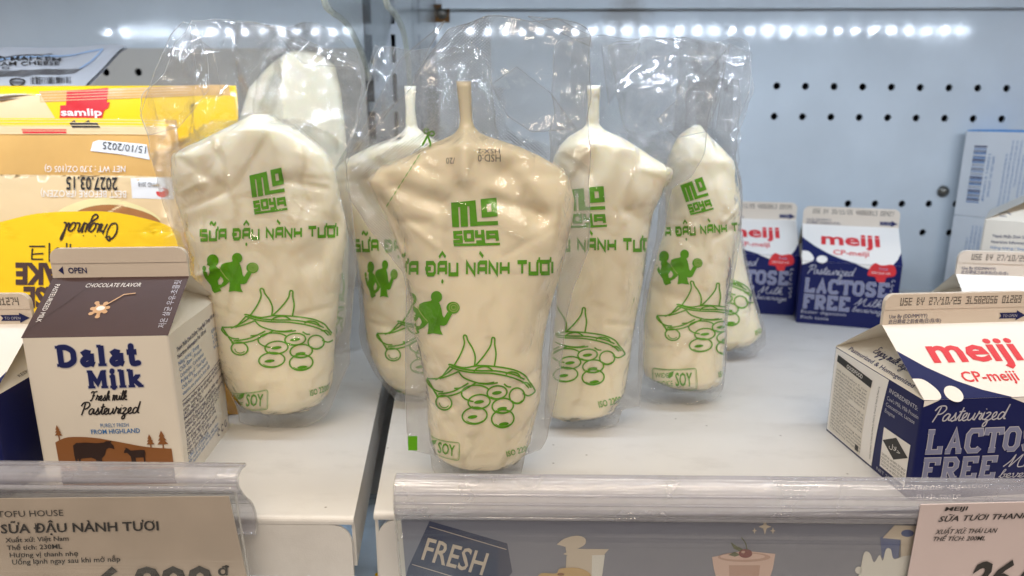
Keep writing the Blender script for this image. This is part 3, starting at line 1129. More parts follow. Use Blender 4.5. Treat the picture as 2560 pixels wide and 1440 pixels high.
# ------------------------------------------------------------------ inflated film packs traced on their own leaning plane
class Pack:
    def __init__(s, base_px, lean, rows, thick, seed, dents=(), pw=2.4, y=None, bulge=None, rough=1.0, bottom_round=9.0, z0=0.0):
        s.o = gz(base_px[0], base_px[1], z0)
        if y is not None:
            s.o = gy(base_px[0], base_px[1], y)
        s.ux = np.array([1.0, 0, 0])
        s.vx = np.array([0, math.sin(R(lean)), math.cos(R(lean))])
        s.n = np.array([0, -math.cos(R(lean)), math.sin(R(lean))])
        s.thick, s.seed, s.pw, s.rough, s.br = thick, seed, pw, rough, bottom_round
        L = sorted([tuple(s.uv(r[1], r[0])[::-1]) for r in rows])
        Q = sorted([tuple(s.uv(r[2], r[0])[::-1]) for r in rows])
        s.vL, s.uL = [np.array(c) for c in zip(*L)]
        s.vR, s.uR = [np.array(c) for c in zip(*Q)]
        s.v0 = max(s.vL[0], s.vR[0])
        s.v1 = min(s.vL[-1], s.vR[-1])
        s.dents = []
        for (x0, y0, x1, y1, wd, dp) in dents:
            s.dents.append((np.array(s.uv(x0, y0)), np.array(s.uv(x1, y1)), wd, dp))
        # tight creases running in from the seams, most of them near the shoulders
        rnd = random.Random(seed * 7 + 1)
        for k in range(9 if rough > .6 else 3):
            v = s.v0 + (s.v1 - s.v0) * (rnd.uniform(.62, .88) if k % 4 else rnd.uniform(.05, .5))
            l, r = s.lr(v)
            sd = rnd.choice((-1, 1))
            ln = (r - l) * rnd.uniform(.12, .34)
            u0 = (l if sd < 0 else r) + (-sd) * (r - l) * rnd.uniform(.02, .10)
            dv = rnd.uniform(-.9, .5) * ln
            s.dents.append((np.array((u0, v)), np.array((u0 - sd * ln, v + dv)), rnd.uniform(1.1, 1.9), rnd.choice((-1, 1, 1)) * rnd.uniform(.3, .85)))

    def uv(s, px, py):
        d = ray(px, py)
        t = np.dot(s.o - CC, s.n) / np.dot(d, s.n)
        p = CC + d * t - s.o
        return float(np.dot(p, s.ux)), float(np.dot(p, s.vx))

    def hit(s, px, py):
        """where a sight line meets the bulged front"""
        h = 0.0
        d = ray(px, py)
        for _ in range(6):
            t = np.dot(s.o + s.n * h - CC, s.n) / np.dot(d, s.n)
            p = CC + d * t - s.o
            u, v = float(np.dot(p, s.ux)), float(np.dot(p, s.vx))
            h = 0.5 * h + 0.5 * s.height(u, v)
        return u, v

    def lr(s, v):
        return float(np.interp(v, s.vL, s.uL)), float(np.interp(v, s.vR, s.uR))

    def tv(s, v, hw):
        f = (v - s.v0) / max(s.v1 - s.v0, 1e-6)
        t = s.thick * (1.0 - 0.50 * max(0.0, f - .15))
        t = min(t, hw * 0.62)
        q = min(1.0, max(0.0, (v - s.v0) / s.br))
        return t * math.sqrt(max(1 - (1 - q) ** 2, 0.0)) if q < 1 else t

    def height(s, u, v):
        """front surface height over the plane; 0 outside"""
        if v <= s.v0 or v >= s.v1:
            return 0.0
        l, r = s.lr(v)
        hw = (r - l) / 2
        if hw < 0.05:
            return 0.0
        q = (u - (l + r) / 2) / hw
        if abs(q) >= 1:
            return 0.0
        e = (1 - abs(q) ** s.pw) ** 0.62
        t = s.tv(v, hw)
        h = t * e
        k = min(1.0, h / 3.0) * s.rough * min(1.0, hw / 14)
        n1 = noise.noise(Vector((u * .035 + s.seed, v * .03, s.seed * 1.7)))
        n2 = noise.noise(Vector((u * .09, v * .07 + s.seed, s.seed * .7)))
        rg = 1 - abs(noise.noise(Vector((u * .05 + v * .03, v * .035 - u * .02, s.seed * 2.3)))) * 2
        h += k * (.6 * n1 + .08 * n2 - .25 * max(0.0, rg - .55) * 2)
        for a, b, wd, dp in s.dents:
            d = b - a
            tt = min(1.0, max(0.0, np.dot(np.array((u, v)) - a, d) / (np.dot(d, d) + 1e-9)))
            dp = dp * (.75 if s.seed == 1 else .5) if wd > 3 else dp
            dist = math.hypot(u - a[0] - d[0] * tt, v - a[1] - d[1] * tt)
            if dist < wd * 2.5:
                h -= dp * math.exp(-(dist / wd) ** 2) * min(1.0, h / 4)
        return max(h, 0.15 * e)

    def pt(s, u, v, w):
        return s.ux * u + s.vx * v + s.n * w

    def body(s, mb, m, nv=150, ns=84, back=0.75):
        vs, fs = [], []
        fr = [s.v0 + (s.v1 - s.v0) * (j / nv) for j in range(nv + 1)]
        for side in (1, -1):
            for v in fr:
                l, r = s.lr(v)
                for i in range(ns + 1):
                    q = -math.cos(math.pi * i / ns)
                    u = (l + r) / 2 + (r - l) / 2 * q
                    hh = s.height(u, v) if 0 < i < ns else 0.0
                    vs.append(s.pt(u, v, hh if side > 0 else -hh * back))
        k = (nv + 1) * (ns + 1)
        for j in range(nv):
            for i in range(ns):
                a = j * (ns + 1) + i
                fs.append((a, a + 1, a + ns + 2, a + ns + 1))
                fs.append((k + a + 1, k + a, k + a + ns + 1, k + a + ns + 2))
        mb.add(vs, fs, m)

    def art(s, mb, A, TL, TR, BL, off=0.3, maxlen=2.0, clip=0.985, mats=None):
        TL, TR, BL = [np.array(q, float) for q in (TL, TR, BL)]
        for vs, ts, m, layer in A.items:
            P = []
            for a, b in vs:
                px = TL + a * (TR - TL) + b * (BL - TL)
                P.append(s.hit(px[0], px[1]))
            P, T = refine(P, ts, maxlen)
            out, ok = [], []
            for (u, v) in P:
                l, r = s.lr(v)
                hw = max((r - l) / 2, .1)
                ok.append(abs((u - (l + r) / 2) / hw) < clip and s.v0 < v < s.v1)
                out.append(s.pt(u, v, s.height(u, v) + off + layer * .1))
            T = [t for t in T if all(ok[i] for i in t)]
            if T:
                used = sorted({i for t in T for i in t})
                mp = {i: k for k, i in enumerate(used)}
                mb.add([out[i] for i in used], [tuple(mp[i] for i in t) for t in T], (mats or {}).get(m, m))

    def film(s, mb, rows, nv=150, nu=84, gap=0.7, wav=4.2, fold=None):
        F = Pack.__new__(Pack)
        F.__dict__.update(s.__dict__)
        L = sorted([tuple(s.uv(r[1], r[0])[::-1]) for r in rows])
        Q = sorted([tuple(s.uv(r[2], r[0])[::-1]) for r in rows])
        vL, uL = [np.array(c) for c in zip(*L)]
        vR, uR = [np.array(c) for c in zip(*Q)]
        v0, v1 = max(vL[0], vR[0]), min(vL[-1], vR[-1])
        rimL, rimR, top, bot = [], [], [], []
        for side in (1, -1):
            vs, fs, at = [], [], []
            for j in range(nv + 1):
                v = v0 + (v1 - v0) * j / nv
                # the outer edge follows each side's own height range
                fl = vL[0] + (vL[-1] - vL[0]) * j / nv
                frr = vR[0] + (vR[-1] - vR[0]) * j / nv
                l, r = float(np.interp(fl, vL, uL)), float(np.interp(frr, vR, uR))
                hd = min(1.0, max(0.0, (fl - s.v1 * .62) / (s.v1 * .3)))
                l += 2.2 * hd * noise.noise(Vector((fl * .09, s.seed * 5.1, 1.0)))
                r += 2.2 * hd * noise.noise(Vector((fl * .09, s.seed * 3.7, 6.0)))
                for i in range(nu + 1):
                    q = i / nu
                    u = l + (r - l) * q
                    vv = fl + (frr - fl) * q + 3.0 * hd * hd * noise.noise(Vector((u * .07, s.seed * 2.2, 3.0)))
                    hm = s.height(u, vv)
                    head = min(1.0, max(0.0, (vv - s.v1 * .6) / (s.v1 * .3)))
                    wv = wav * (0.35 + head) * (noise.noise(Vector((u * .03 + s.seed * 3, vv * .022, 4.0 + s.seed))) + .5 * noise.noise(Vector((u * .075, vv * .05, 9.0 + s.seed))) - 1.1 * abs(noise.noise(Vector((u * .035 + vv * .02, vv * .03 - u * .015, 2.0 + s.seed * 1.9)))) - .55 * abs(noise.noise(Vector((u * .09 - vv * .05, vv * .07 + u * .03, 7.0 + s.seed * 2.9)))))
                    ml, mr = s.lr(min(max(vv, s.v0), s.v1))
                    inside = hm > 0.01
                    w = (hm + gap if inside else gap * .6) * (1 if side > 0 else .75 if inside else 1) * side
                    if not inside:
                        dd = min(abs(u - ml), abs(u - mr))
                        w += wv * min(1.0, dd / 6.0) if vv < s.v1 else wv
                        w += 0.0
                    vs.append(s.pt(u, vv, w))
                    dm = 0.0
                    if not inside:
                        # pressed seal: a band outside the filling and down both sides
                        d1 = min(abs(u - ml), abs(u - mr)) if vv < s.v1 - 2 else 99
                        if s.v0 < vv < s.v1 * .985 and d1 < 13:
                            dm = 1.0
                        if vv >= s.v1 * .80 and abs(u - (ml + mr) / 2) < 11:
                            dm = 1.0
                    at.append(-.7 if inside else dm)
                    if side > 0:
                        if i == 0:
                            rimL.append(s.pt(u, vv, w))
                        if i == nu:
                            rimR.append(s.pt(u, vv, w))
                        if j == nv:
                            top.append(s.pt(u, vv, w))
                        if j == 0:
                            bot.append(s.pt(u, vv, w))
            for j in range(nv):
                for i in range(nu):
                    a = j * (nu + 1) + i
                    f = (a, a + 1, a + nu + 2, a + nu + 1)
                    fs.append(f if side > 0 else f[::-1])
            mb.add(vs, fs, 'film', at)
        for poly, tilt, lift in (fold or ()):  # extra film sheets: folded corners, and some shaped as highlights
            P = [s.uv(*q) for q in poly]
            ts = [tuple(t) for t in tessellate_polygon([[Vector((u, v, 0)) for u, v in P]])]
            P2, T2 = refine(P, ts, 2.5)
            cu = sum(u for u, v in P) / len(P)
            cv = sum(v for u, v in P) / len(P)

            def at_(u, v):
                w = lift + (u - cu) * tilt[0] + (v - cv) * tilt[1] + 1.6 * noise.noise(Vector((u * .06, v * .05, s.seed + lift))) - 1.2 * abs(noise.noise(Vector((u * .11, v * .09, 3 + s.seed + lift))))
                return s.pt(u, v, max(w, s.height(u, v) + 1.0))
            mb.add([at_(u, v) for u, v in P2], T2, 'film')
            n_ = len(P)
            for i in range(n_):
                a, b = P[i], P[(i + 1) % n_]
                mb.sweep([at_(a[0] + (b[0] - a[0]) * k / 8, a[1] + (b[1] - a[1]) * k / 8) for k in range(9)], .16, 'film_rim', 5)
        for r in (rimL, rimR, top, bot):
            mb.sweep(r, 0.22, 'film_rim', 6)  # added tube along the film outline, its whiter colour draws the edge highlight


SEED = 0


def soy_pouch(label, base, lean, milk, film, elems, thick=17, dents=(), extra=None, seed=1, rough=1.0, fold=None):
    P = Pack(base, lean, milk, thick, seed, dents, rough=rough)
    t = thing('soy_milk_pouch', label, 'pouch', P.o, group='soy milk pouches on the shelves')
    b = MB()
    P.body(b, 'milk')
    for (k, TL, TR, BL) in elems:
        P.art(b, ART[k], TL, TR, BL)
    b.build('milk_filling', t, True)
    b = MB()
    P.film(b, film, fold=fold)
    if extra:
        extra(P, b)
    b.build('clear_film', t, True)
    return P


def box3(x0, y0, x1, y1):
    return (x0, y0), (x1, y0), (x0, y1)


# frontmost pouch
def front_extra(P, b):
    A = Art()
    g = 'print_green'
    A.stroke([(.18, .95), (.62, .30)], .13, g).stroke([(.72, 1.0), (.55, .35)], .13, g)
    A.ring(.45, .15, .16, .13, .1, g).ring(.85, .27, .16, .12, .1, g)
    P.art(b, A, *box3(1050, 322, 1086, 366), off=1.1, clip=9)
    A = Art()
    for k in range(9):
        A.stroke([(1050 - 9.6 * k, 386 + 15 * k), (1044 - 9.6 * k, 396 + 15 * k)], 2.0, g)
    P.art(b, A, (0, 0), (1, 0), (0, 1), off=1.1, clip=9)
    P.art(b, vtext('HSD:0', 'ink_grey'), (1252, 405), (1195, 405), (1252, 386), off=1.1, clip=9)
    P.art(b, vtext('HSX:2', 'ink_grey'), (1250, 384), (1195, 384), (1250, 372), off=1.1, clip=9)
    P.art(b, vtext('/20', 'ink_grey'), (1138, 410), (1116, 410), (1138, 394), off=1.1, clip=9)
    A = Art().rect(0, 0, 1, 1, g)
    P.art(b, A, *box3(1021, 1088, 1044, 1124), off=0.9, clip=9)


D_milk = [(203, 1140, 1178), (260, 1147, 1179), (300, 1150, 1181), (318, 1147, 1187), (332, 1138, 1200), (342, 1122, 1222), (352, 1098, 1254), (365, 1065, 1295), (390, 1022, 1350), (420, 945, 1400), (450, 919, 1424), (500, 942, 1436),
          (540, 966, 1433), (600, 990, 1420), (650, 1006, 1408), (700, 1018, 1396), (760, 1030, 1378), (830, 1036, 1362), (884, 1050, 1355), (955, 1064, 1353), (1000, 1068, 1350), (1060, 1070, 1335), (1100, 1074, 1327),
          (1130, 1086, 1316), (1150, 1112, 1300), (1165, 1155, 1270), (1178, 1205, 1225)]
D_film = [(48, 1215, 1390), (58, 1160, 1440), (70, 1122, 1462), (90, 1108, 1474), (130, 1078, 1478), (200, 1030, 1478), (260, 985, 1478), (330, 925, 1477), (395, 866, 1476), (440, 861, 1476), (500, 874, 1475), (560, 912, 1475), (620, 958, 1472),
          (680, 1008, 1450), (720, 1017, 1432), (800, 1015, 1414), (900, 1014, 1404), (1000, 1014, 1388), (1060, 1016, 1374), (1098, 1018, 1367), (1124, 1022, 1352), (1136, 1076, 1312), (1170, 1080, 1306), (1190, 1090, 1300), (1197, 1110, 1280)]
soy_pouch('clear pouch of cream soy milk standing frontmost, right behind the clear rail', (1190, 1196), 2, D_milk, D_film,
          [('logo', *box3(1127, 494, 1250, 614)), ('line', (968, 652), (1386, 648), (968, 692)), ('couple', *box3(998, 727, 1150, 838)), ('beans', *box3(1067, 836, 1338, 1068)),
           ('badge', (1038, 1078), (1150, 1104), (1036, 1124)), ('iso', (1265, 1126), (1330, 1108), (1268, 1140))],
          18, [(1270, 430, 1350, 535, 4.5, 4.2), (1345, 530, 1230, 490, 3, 2.5), (1290, 400, 1400, 440, 4, 2.2), (985, 455, 1110, 500, 4, 3.0), (1165, 340, 1170, 440, 3, -2.5), (1120, 360, 1080, 420, 5, 2.5), (1215, 365, 1240, 430, 5, 2.5), (960, 500, 1010, 600, 3, 2.0), (1385, 700, 1330, 860, 4, 1.5), (1040, 860, 1100, 800, 4, 1.5)],
          front_extra, 1, .8, [([(1122, 66), (1080, 130), (1050, 190), (930, 330), (885, 372), (905, 330), (960, 225), (1010, 150)], (.35, .1), 4.0),
                               ([(1320, 42), (1400, 50), (1472, 92), (1476, 124), (1400, 84)], (.2, -.5), 3.0), ([(1232, 215), (1292, 172), (1375, 232), (1440, 322), (1330, 330), (1268, 290)], (-.30, .25), 3.5)])  # both are added film sheets shaped as a highlight streak and bright pane

# left shelf pouch beside the brown carton
A_milk = [(286, 634, 668), (300, 604, 690), (330, 545, 750), (360, 480, 790), (386, 430, 818), (430, 428, 838), (500, 440, 852), (560, 458, 866), (620, 474, 862), (680, 486, 854), (760, 510, 846), (820, 526, 840), (896, 546, 835), (930, 560, 833), (955, 568, 831), (985, 584, 820), (1007, 602, 800), (1024, 626, 774), (1037, 680, 715)]
A_film = [(46, 470, 560), (54, 466, 640), (70, 460, 690), (92, 448, 745), (121, 428, 800), (150, 408, 860), (168, 398, 896), (230, 370, 896), (275, 350, 893), (300, 350, 890), (340, 356, 884), (400, 372, 862), (450, 388, 866), (520, 408, 880), (600, 440, 888), (680, 470, 889), (760, 496, 880), (850, 526, 872), (905, 545, 874), (960, 566, 850), (1015, 592, 828), (1040, 596, 812), (1058, 598, 780), (1068, 640, 740)]
soy_pouch('soy milk pouch on the left shelf just behind the brown topped carton, empty spout', (700, 1068), 3, A_milk, A_film,
          [('logo', (623, 428), (711, 418), (632, 536)), ('line', (503, 572), (848, 562), (503, 604)), ('couple', *box3(508, 632, 648, 732)), ('beans', *box3(556, 720, 838, 926)), ('badge', *box3(560, 972, 672, 1022)), ('iso', (775, 975), (828, 958), (777, 990))],
          18, [(430, 560, 540, 540, 6, 3), (840, 560, 800, 640, 6, 5), (700, 330, 730, 420, 4, -2.5), (600, 310, 540, 420, 5, 3.0), (760, 440, 790, 500, 6, 3), (480, 500, 560, 470, 5, 3)], None, 2, .9, [([(431, 89), (467, 58), (505, 70), (540, 140), (556, 230), (470, 320), (380, 338), (353, 290), (385, 190)], (.35, -.15), 6.0), ([(505, 90), (548, 130), (566, 240), (530, 250), (512, 180)], (-.4, .1), 8.0), ([(700, 92), (800, 124), (892, 168), (900, 178), (760, 160)], (.1, -.5), 4.0)])

# pouch hidden behind it
B_milk = [(126, 735, 768), (138, 710, 804), (165, 670, 838), (225, 620, 852), (330, 590, 864), (500, 610, 872), (640, 660, 872), (740, 672, 868), (820, 690, 862), (860, 710, 840), (872, 740, 800)]
B_film = [(62, 700, 790), (80, 680, 830), (140, 660, 895), (300, 640, 900), (500, 640, 890), (740, 650, 884), (850, 660, 876), (888, 700, 850)]
soy_pouch('soy milk pouch mostly hidden, leaning behind the left shelf pouch, cream top showing above it', (770, 884), 6, B_milk, B_film,
          [('line', (600, 540), (900, 540), (600, 566)), ('beans', *box3(720, 680, 940, 850))], 13, (), None, 3, .35)

# slumped pouch over the gap
C_milk = [(215, 1011, 1040), (270, 1014, 1037), (318, 1014, 1044), (332, 1004, 1058), (346, 982, 1082), (365, 930, 1110), (395, 870, 1150), (420, 842, 1170), (450, 835, 1190), (500, 848, 1200), (560, 870, 1205), (600, 884, 1205), (700, 902, 1200), (780, 911, 1190), (850, 917, 1180), (884, 926, 1170), (930, 948, 1150), (955, 966, 1130), (978, 994, 1100), (992, 1030, 1070)]
C_film = [(118, 948, 1190), (130, 940, 1210), (200, 920, 1230), (330, 882, 1240), (400, 848, 1240), (440, 833, 1240), (500, 846, 1235), (600, 876, 1230), (650, 888, 1225), (700, 894, 1220), (780, 902, 1210), (830, 897, 1200), (870, 905, 1190), (930, 935, 1170), (965, 960, 1150), (1000, 990, 1110), (1008, 1020, 1080)]
soy_pouch('slumped soy milk pouch straddling the shelf gap, half hidden behind the frontmost pouch', (1010, 1004), 3, C_milk, C_film,
          [('line', (884, 596), (1216, 602), (886, 630)), ('couple', *box3(912, 650, 995, 745)), ('beans', *box3(942, 738, 1200, 940)), ('badge', (952, 946), (1064, 996), (946, 980))], 16, [(870, 430, 940, 500, 5, 3), (910, 640, 960, 700, 4, 2)], None, 4, 1.0, [([(948, 120), (962, 128), (905, 270), (872, 390), (852, 405), (885, 320), (920, 200)], (.5, .1), 3.0)])

# pouch right of the frontmost
E_milk = [(213, 1467, 1502), (270, 1470, 1498), (310, 1466, 1498), (322, 1456, 1508), (331, 1440, 1522), (342, 1420, 1552), (365, 1400, 1590), (391, 1385, 1628), (426, 1378, 1684), (450, 1376, 1678), (469, 1378, 1663), (527, 1385, 1634), (599, 1395, 1620), (696, 1395, 1608), (793, 1388, 1590), (851, 1382, 1580), (910, 1376, 1573), (980, 1368, 1562), (1026, 1366, 1534), (1042, 1380, 1490), (1054, 1410, 1430)]
E_film = [(92, 1420, 1700), (100, 1400, 1760), (119, 1390, 1808), (170, 1385, 1806), (255, 1380, 1788), (330, 1376, 1770), (391, 1372, 1758), (442, 1370, 1728), (469, 1370, 1680), (547, 1372, 1664), (600, 1376, 1652), (688, 1380, 1628), (793, 1378, 1608), (863, 1374, 1612), (960, 1366, 1604), (1018, 1362, 1598), (1022, 1362, 1556), (1058, 1362, 1546), (1068, 1364, 1528), (1074, 1380, 1480)]
soy_pouch('soy milk pouch right of the frontmost one, its left half covered by that pouch', (1450, 1072), 3, E_milk, E_film,
          [('logo', *box3(1400, 465, 1517, 568)), ('line', (1266, 594), (1640, 594), (1266, 630)), ('beans', *box3(1296, 763, 1562, 962)), ('iso', (1494, 1002), (1558, 986), (1498, 1018))],
          17, [(1560, 350, 1500, 440, 5, -2.0), (1500, 350, 1480, 430, 6, 4), (1600, 400, 1640, 440, 6, 4), (1560, 400, 1600, 440, 6, 2), (1640, 560, 1560, 520, 4, 2), (1430, 1060, 1440, 1000, 5, 2)], None, 5, 1.0, [([(1806, 122), (1764, 177), (1640, 300), (1690, 345), (1760, 330), (1787, 255)], (.3, .25), 4.0), ([(1500, 120), (1600, 110), (1560, 200), (1520, 260)], (-.3, .2), 3.0)])

# pouch of the right row
F_milk = [(313, 1735, 1750), (325, 1715, 1762), (340, 1696, 1773), (370, 1680, 1806), (403, 1668, 1834), (440, 1662, 1844), (469, 1662, 1849), (508, 1664, 1852), (560, 1664, 1848), (600, 1654, 1840), (618, 1648, 1836), (700, 1626, 1824), (774, 1614, 1813), (850, 1607, 1812), (910, 1606, 1811), (940, 1614, 1808), (958, 1650, 1800), (972, 1688, 1776), (980, 1720, 1745)]
F_film = [(96, 1560, 1830), (106, 1540, 1866), (118, 1532, 1880), (160, 1530, 1882), (235, 1540, 1878), (313, 1560, 1858), (403, 1600, 1840), (440, 1630, 1850), (500, 1650, 1858), (600, 1640, 1850), (700, 1615, 1832), (800, 1600, 1818), (900, 1596, 1815), (972, 1594, 1808), (990, 1600, 1796), (1004, 1630, 1760), (1012, 1660, 1710)]
soy_pouch('soy milk pouch in the right row with its green couple silhouette fully in view', (1700, 1011), 2, F_milk, F_film,
          [('logo', (1697, 455), (1759, 441), (1722, 538)), ('line', (1628, 570), (1884, 552), (1630, 596)), ('couple', *box3(1638, 624, 1756, 713)), ('beans', *box3(1641, 702, 1890, 886)), ('badge', *box3(1630, 918, 1740, 974)), ('iso', (1795, 928), (1850, 916), (1796, 942))],
          17, [(1800, 430, 1850, 500, 5, 3), (1790, 370, 1770, 440, 4, 2), (1640, 720, 1700, 735, 4, 2.5)], None, 6, 1.0, [([(1812, 112), (1800, 190), (1786, 325), (1830, 330), (1870, 240), (1878, 134)], (-.35, .1), 3.0)])

# rearmost pouch
G_milk = [(420, 1760, 1800), (440, 1740, 1822), (480, 1720, 1842), (560, 1712, 1845), (657, 1712, 1861), (754, 1712, 1884), (824, 1716, 1905), (840, 1725, 1900), (855, 1740, 1884), (868, 1760, 1850), (880, 1790, 1818)]
G_film = [(200, 1720, 1850), (420, 1712, 1846), (560, 1706, 1850), (657, 1704, 1867), (754, 1704, 1891), (824, 1706, 1913), (860, 1716, 1915), (885, 1740, 1890), (902, 1790, 1850)]
soy_pouch('rearmost soy milk pouch, only a narrow strip showing beside the two navy cartons', (1840, 900), 3, G_milk, G_film, [('beans', (1650, 620), (1884, 640), (1660, 800)), ('iso', (1886, 826), (1930, 800), (1888, 838))], 14, (), None, 7)


# ------------------------------------------------------------------ gable-top cartons
class Carton:
    def __init__(s, w, d, h, r, f, body, roof, fin, bulge=1.0):
        s.w, s.d, s.h, s.r, s.f = w, d, h, r, f
        s.cb, s.cr, s.cf = body, roof, fin
        s.bulge = bulge
        s.arts = {k: Art() for k in ('front', 'right', 'left', 'roof', 'fin', 'gleft', 'gright')}
        s.sl = math.hypot(d / 2, r)

    def deform(s, p):
        x, y, z = p
        if z > s.h - .01:
            return p
        kz = math.sin(math.pi * min(max(z / s.h, 0), 1))
        kx = 1 - (x / (s.w / 2)) ** 2 if abs(x) < s.w / 2 else 0
        ky = 1 - (y / (s.d / 2)) ** 2 if abs(y) < s.d / 2 else 0
        if abs(y) > s.d / 2 - .8:
            y += math.copysign(s.bulge * kz * kx, y)
        if abs(x) > s.w / 2 - .8:
            x += math.copysign(s.bulge * kz * ky, x)
        return (x, y, z)

    def frame(s, k):
        w, d, h, r = s.w, s.d, s.h, s.r
        if k == 'front':
            return (-w / 2, -d / 2, 0), (1, 0, 0), (0, 0, 1), (0, -1, 0)
        if k == 'right':
            return (w / 2, -d / 2, 0), (0, 1, 0), (0, 0, 1), (1, 0, 0)
        if k == 'left':
            return (-w / 2, d / 2, 0), (0, -1, 0), (0, 0, 1), (-1, 0, 0)
        if k == 'roof':
            q = math.hypot(d / 2 - .6, r)
            return (-w / 2, -d / 2, h), (1, 0, 0), (0, (d / 2 - .6) / q, r / q), (0, -r / q, (d / 2 - .6) / q)
        if k == 'fin':
            return (-w / 2, -0.9, h + r), (1, 0, 0), (0, 0, 1), (0, -1, 0)
        ins = s.ins
        L = math.hypot(ins, r * .9)
        if k == 'gleft':
            return (-w / 2, d / 2, h), (0, -1, 0), (ins / L, 0, r * .9 / L), (-r * .9 / L, 0, ins / L)
        return (w / 2, -d / 2, h), (0, 1, 0), (-ins / L, 0, r * .9 / L), (r * .9 / L, 0, ins / L)

    def put(s, mb, k):
        O, U, V, N = [np.array(q, float) for q in s.frame(k)]
        for vs, ts, m, l in s.arts[k].items:
            if k in ('front', 'left', 'right'):
                vs, ts = refine(vs, ts, 7)
            out = []
            for a, b in vs:
                p = O + U * a + V * b + N * (0.14 + .09 * l)
                if k in ('front', 'left', 'right'):
                    p = s.deform(tuple(p))
                out.append(p)
            mb.add(out, ts, m)

    def build(s, name, label, cat, loc, yaw, group=None):
        w, d, h, r, f = s.w, s.d, s.h, s.r, s.f
        s.ins = w * .30
        t = thing(name, label, cat, loc, yaw, group)
        b = MB()
        # body: rounded-corner tube, a few rings so that it bulges
        ring = []
        cr = 1.3
        for cx, cy, a0 in ((w / 2 - cr, -d / 2 + cr, -90), (w / 2 - cr, d / 2 - cr, 0), (-w / 2 + cr, d / 2 - cr, 90), (-w / 2 + cr, -d / 2 + cr, 180)):
            for k in range(4):
                a = R(a0 + 30 * k)
                ring.append((cx + cr * math.cos(a), cy + cr * math.sin(a)))
            nx_ = {-90: (0, 1), 0: (-1, 0), 90: (0, -1), 180: (1, 0)}[a0]
            ln = (d if nx_[0] == 0 else w) - 2 * cr
            ex, ey = ring[-1]
            for k in range(1, 8):
                ring.append((ex + nx_[0] * ln * k / 8, ey + nx_[1] * ln * k / 8))
        nr = len(ring)
        zs = [0.0, h * .04] + [h * q / 9 for q in range(1, 9)] + [h - .02]
        vs = [s.deform((x, y, z)) for z in zs for x, y in ring]
        fs = [(j * nr + i, j * nr + (i + 1) % nr, (j + 1) * nr + (i + 1) % nr, (j + 1) * nr + i) for j in range(len(zs) - 1) for i in range(nr)]
        fs.append(tuple(range(nr))[::-1])
        b.add(vs, fs, s.cb)
        for k in ('front', 'left', 'right'):
            s.put(b, k)
        b.build('body', t, True, angle=35)
        b = MB()
        ins = s.ins
        X, Y = w / 2, d / 2
        V = [(-X, -Y, h), (X, -Y, h), (X, Y, h), (-X, Y, h), (-X, -.6, h + r), (X, -.6, h + r), (X, .6, h + r), (-X, .6, h + r), (-X + ins, 0, h + r * .9), (X - ins, 0, h + r * .9)]
        b.add(V, [(0, 1, 5, 4), (2, 3, 7, 6)], s.cr)
        b.add(V, [(0, 8, 3), (1, 2, 9), (0, 4, 8), (3, 8, 7), (1, 9, 5), (2, 6, 9)], 'card_white')
        for k in ('roof', 'gleft', 'gright'):
            s.put(b, k)
        b.build('gable_roof', t)
        b = MB()
        q = [(-X, 0), (X, 0)]
        rc = 4.5
        q += [(X - rc + rc * math.cos(R(a)), f - rc + rc * math.sin(R(a))) for a in (0, 22, 45, 67, 90)]
        q += [(-X + rc + rc * math.cos(R(a)), f - rc + rc * math.sin(R(a))) for a in (90, 113, 135, 158, 180)]
        q = [(a, c * 1.0) for a, c in q]
        b.prism(q, lambda a, c, tt: (a, tt, h + r - .3 + c), -.9, .9, s.cf)
        # the sealed lip stands a little proud
        lip = [(a, c) for a, c in q if c > f * .42]
        lip = [(X - .02, f * .5)] + [p for p in q if p[1] > f * .55] + [(-X + .02, f * .5)]
        lip = [(a * .997, min(c, f - .15)) for a, c in lip]
        b.prism(lip, lambda a, c, tt: (a, tt, h + r - .3 + c), -1.25, 1.25, s.cf)
        s.put(b, 'fin')
        b.build('top_fin', t, normals=False)
        return t


SLAB = {
    'L': [[(.2, 1), (.2, 0), (.85, 0), (.85, .28)], [(0, 1), (.42, 1)], [(0, 0), (.3, 0)]],
    'A': [[(.18, 0), (.5, 1), (.82, 0)], [(.3, .32), (.7, .32)], [(0, 0), (.34, 0)], [(.66, 0), (1, 0)]],
    'C': [[(.9, .7), (.85, 1), (.3, 1), (.12, .8), (.12, .2), (.3, 0), (.75, 0), (.9, .15)]],
    'T': [[(.5, 0), (.5, 1)], [(.02, .75), (.05, 1), (.95, 1), (.98, .75)], [(.28, 0), (.72, 0)]],
    'O': [[(.3, 0), (.7, 0), (.88, .2), (.88, .8), (.7, 1), (.3, 1), (.12, .8), (.12, .2), (.3, 0)]],
    'S': [[(.85, .75), (.75, 1), (.3, 1), (.15, .85), (.2, .6), (.75, .42), (.85, .2), (.7, 0), (.25, 0), (.12, .25)]],
    'E': [[(.2, 0), (.2, 1)], [(0, 1), (.85, 1), (.85, .76)], [(0, 0), (.88, 0), (.88, .26)], [(.2, .5), (.6, .5)]],
    'F': [[(.2, 0), (.2, 1)], [(0, 1), (.88, 1), (.88, .72)], [(0, 0), (.45, 0)], [(.2, .5), (.62, .5)]],
    'R': [[(.2, 0), (.2, 1)], [(0, 1), (.7, 1), (.85, .85), (.85, .62), (.7, .48), (.2, .48)], [(.45, .48), (.8, 0), (1, 0)], [(0, 0), (.42, 0)]],
}


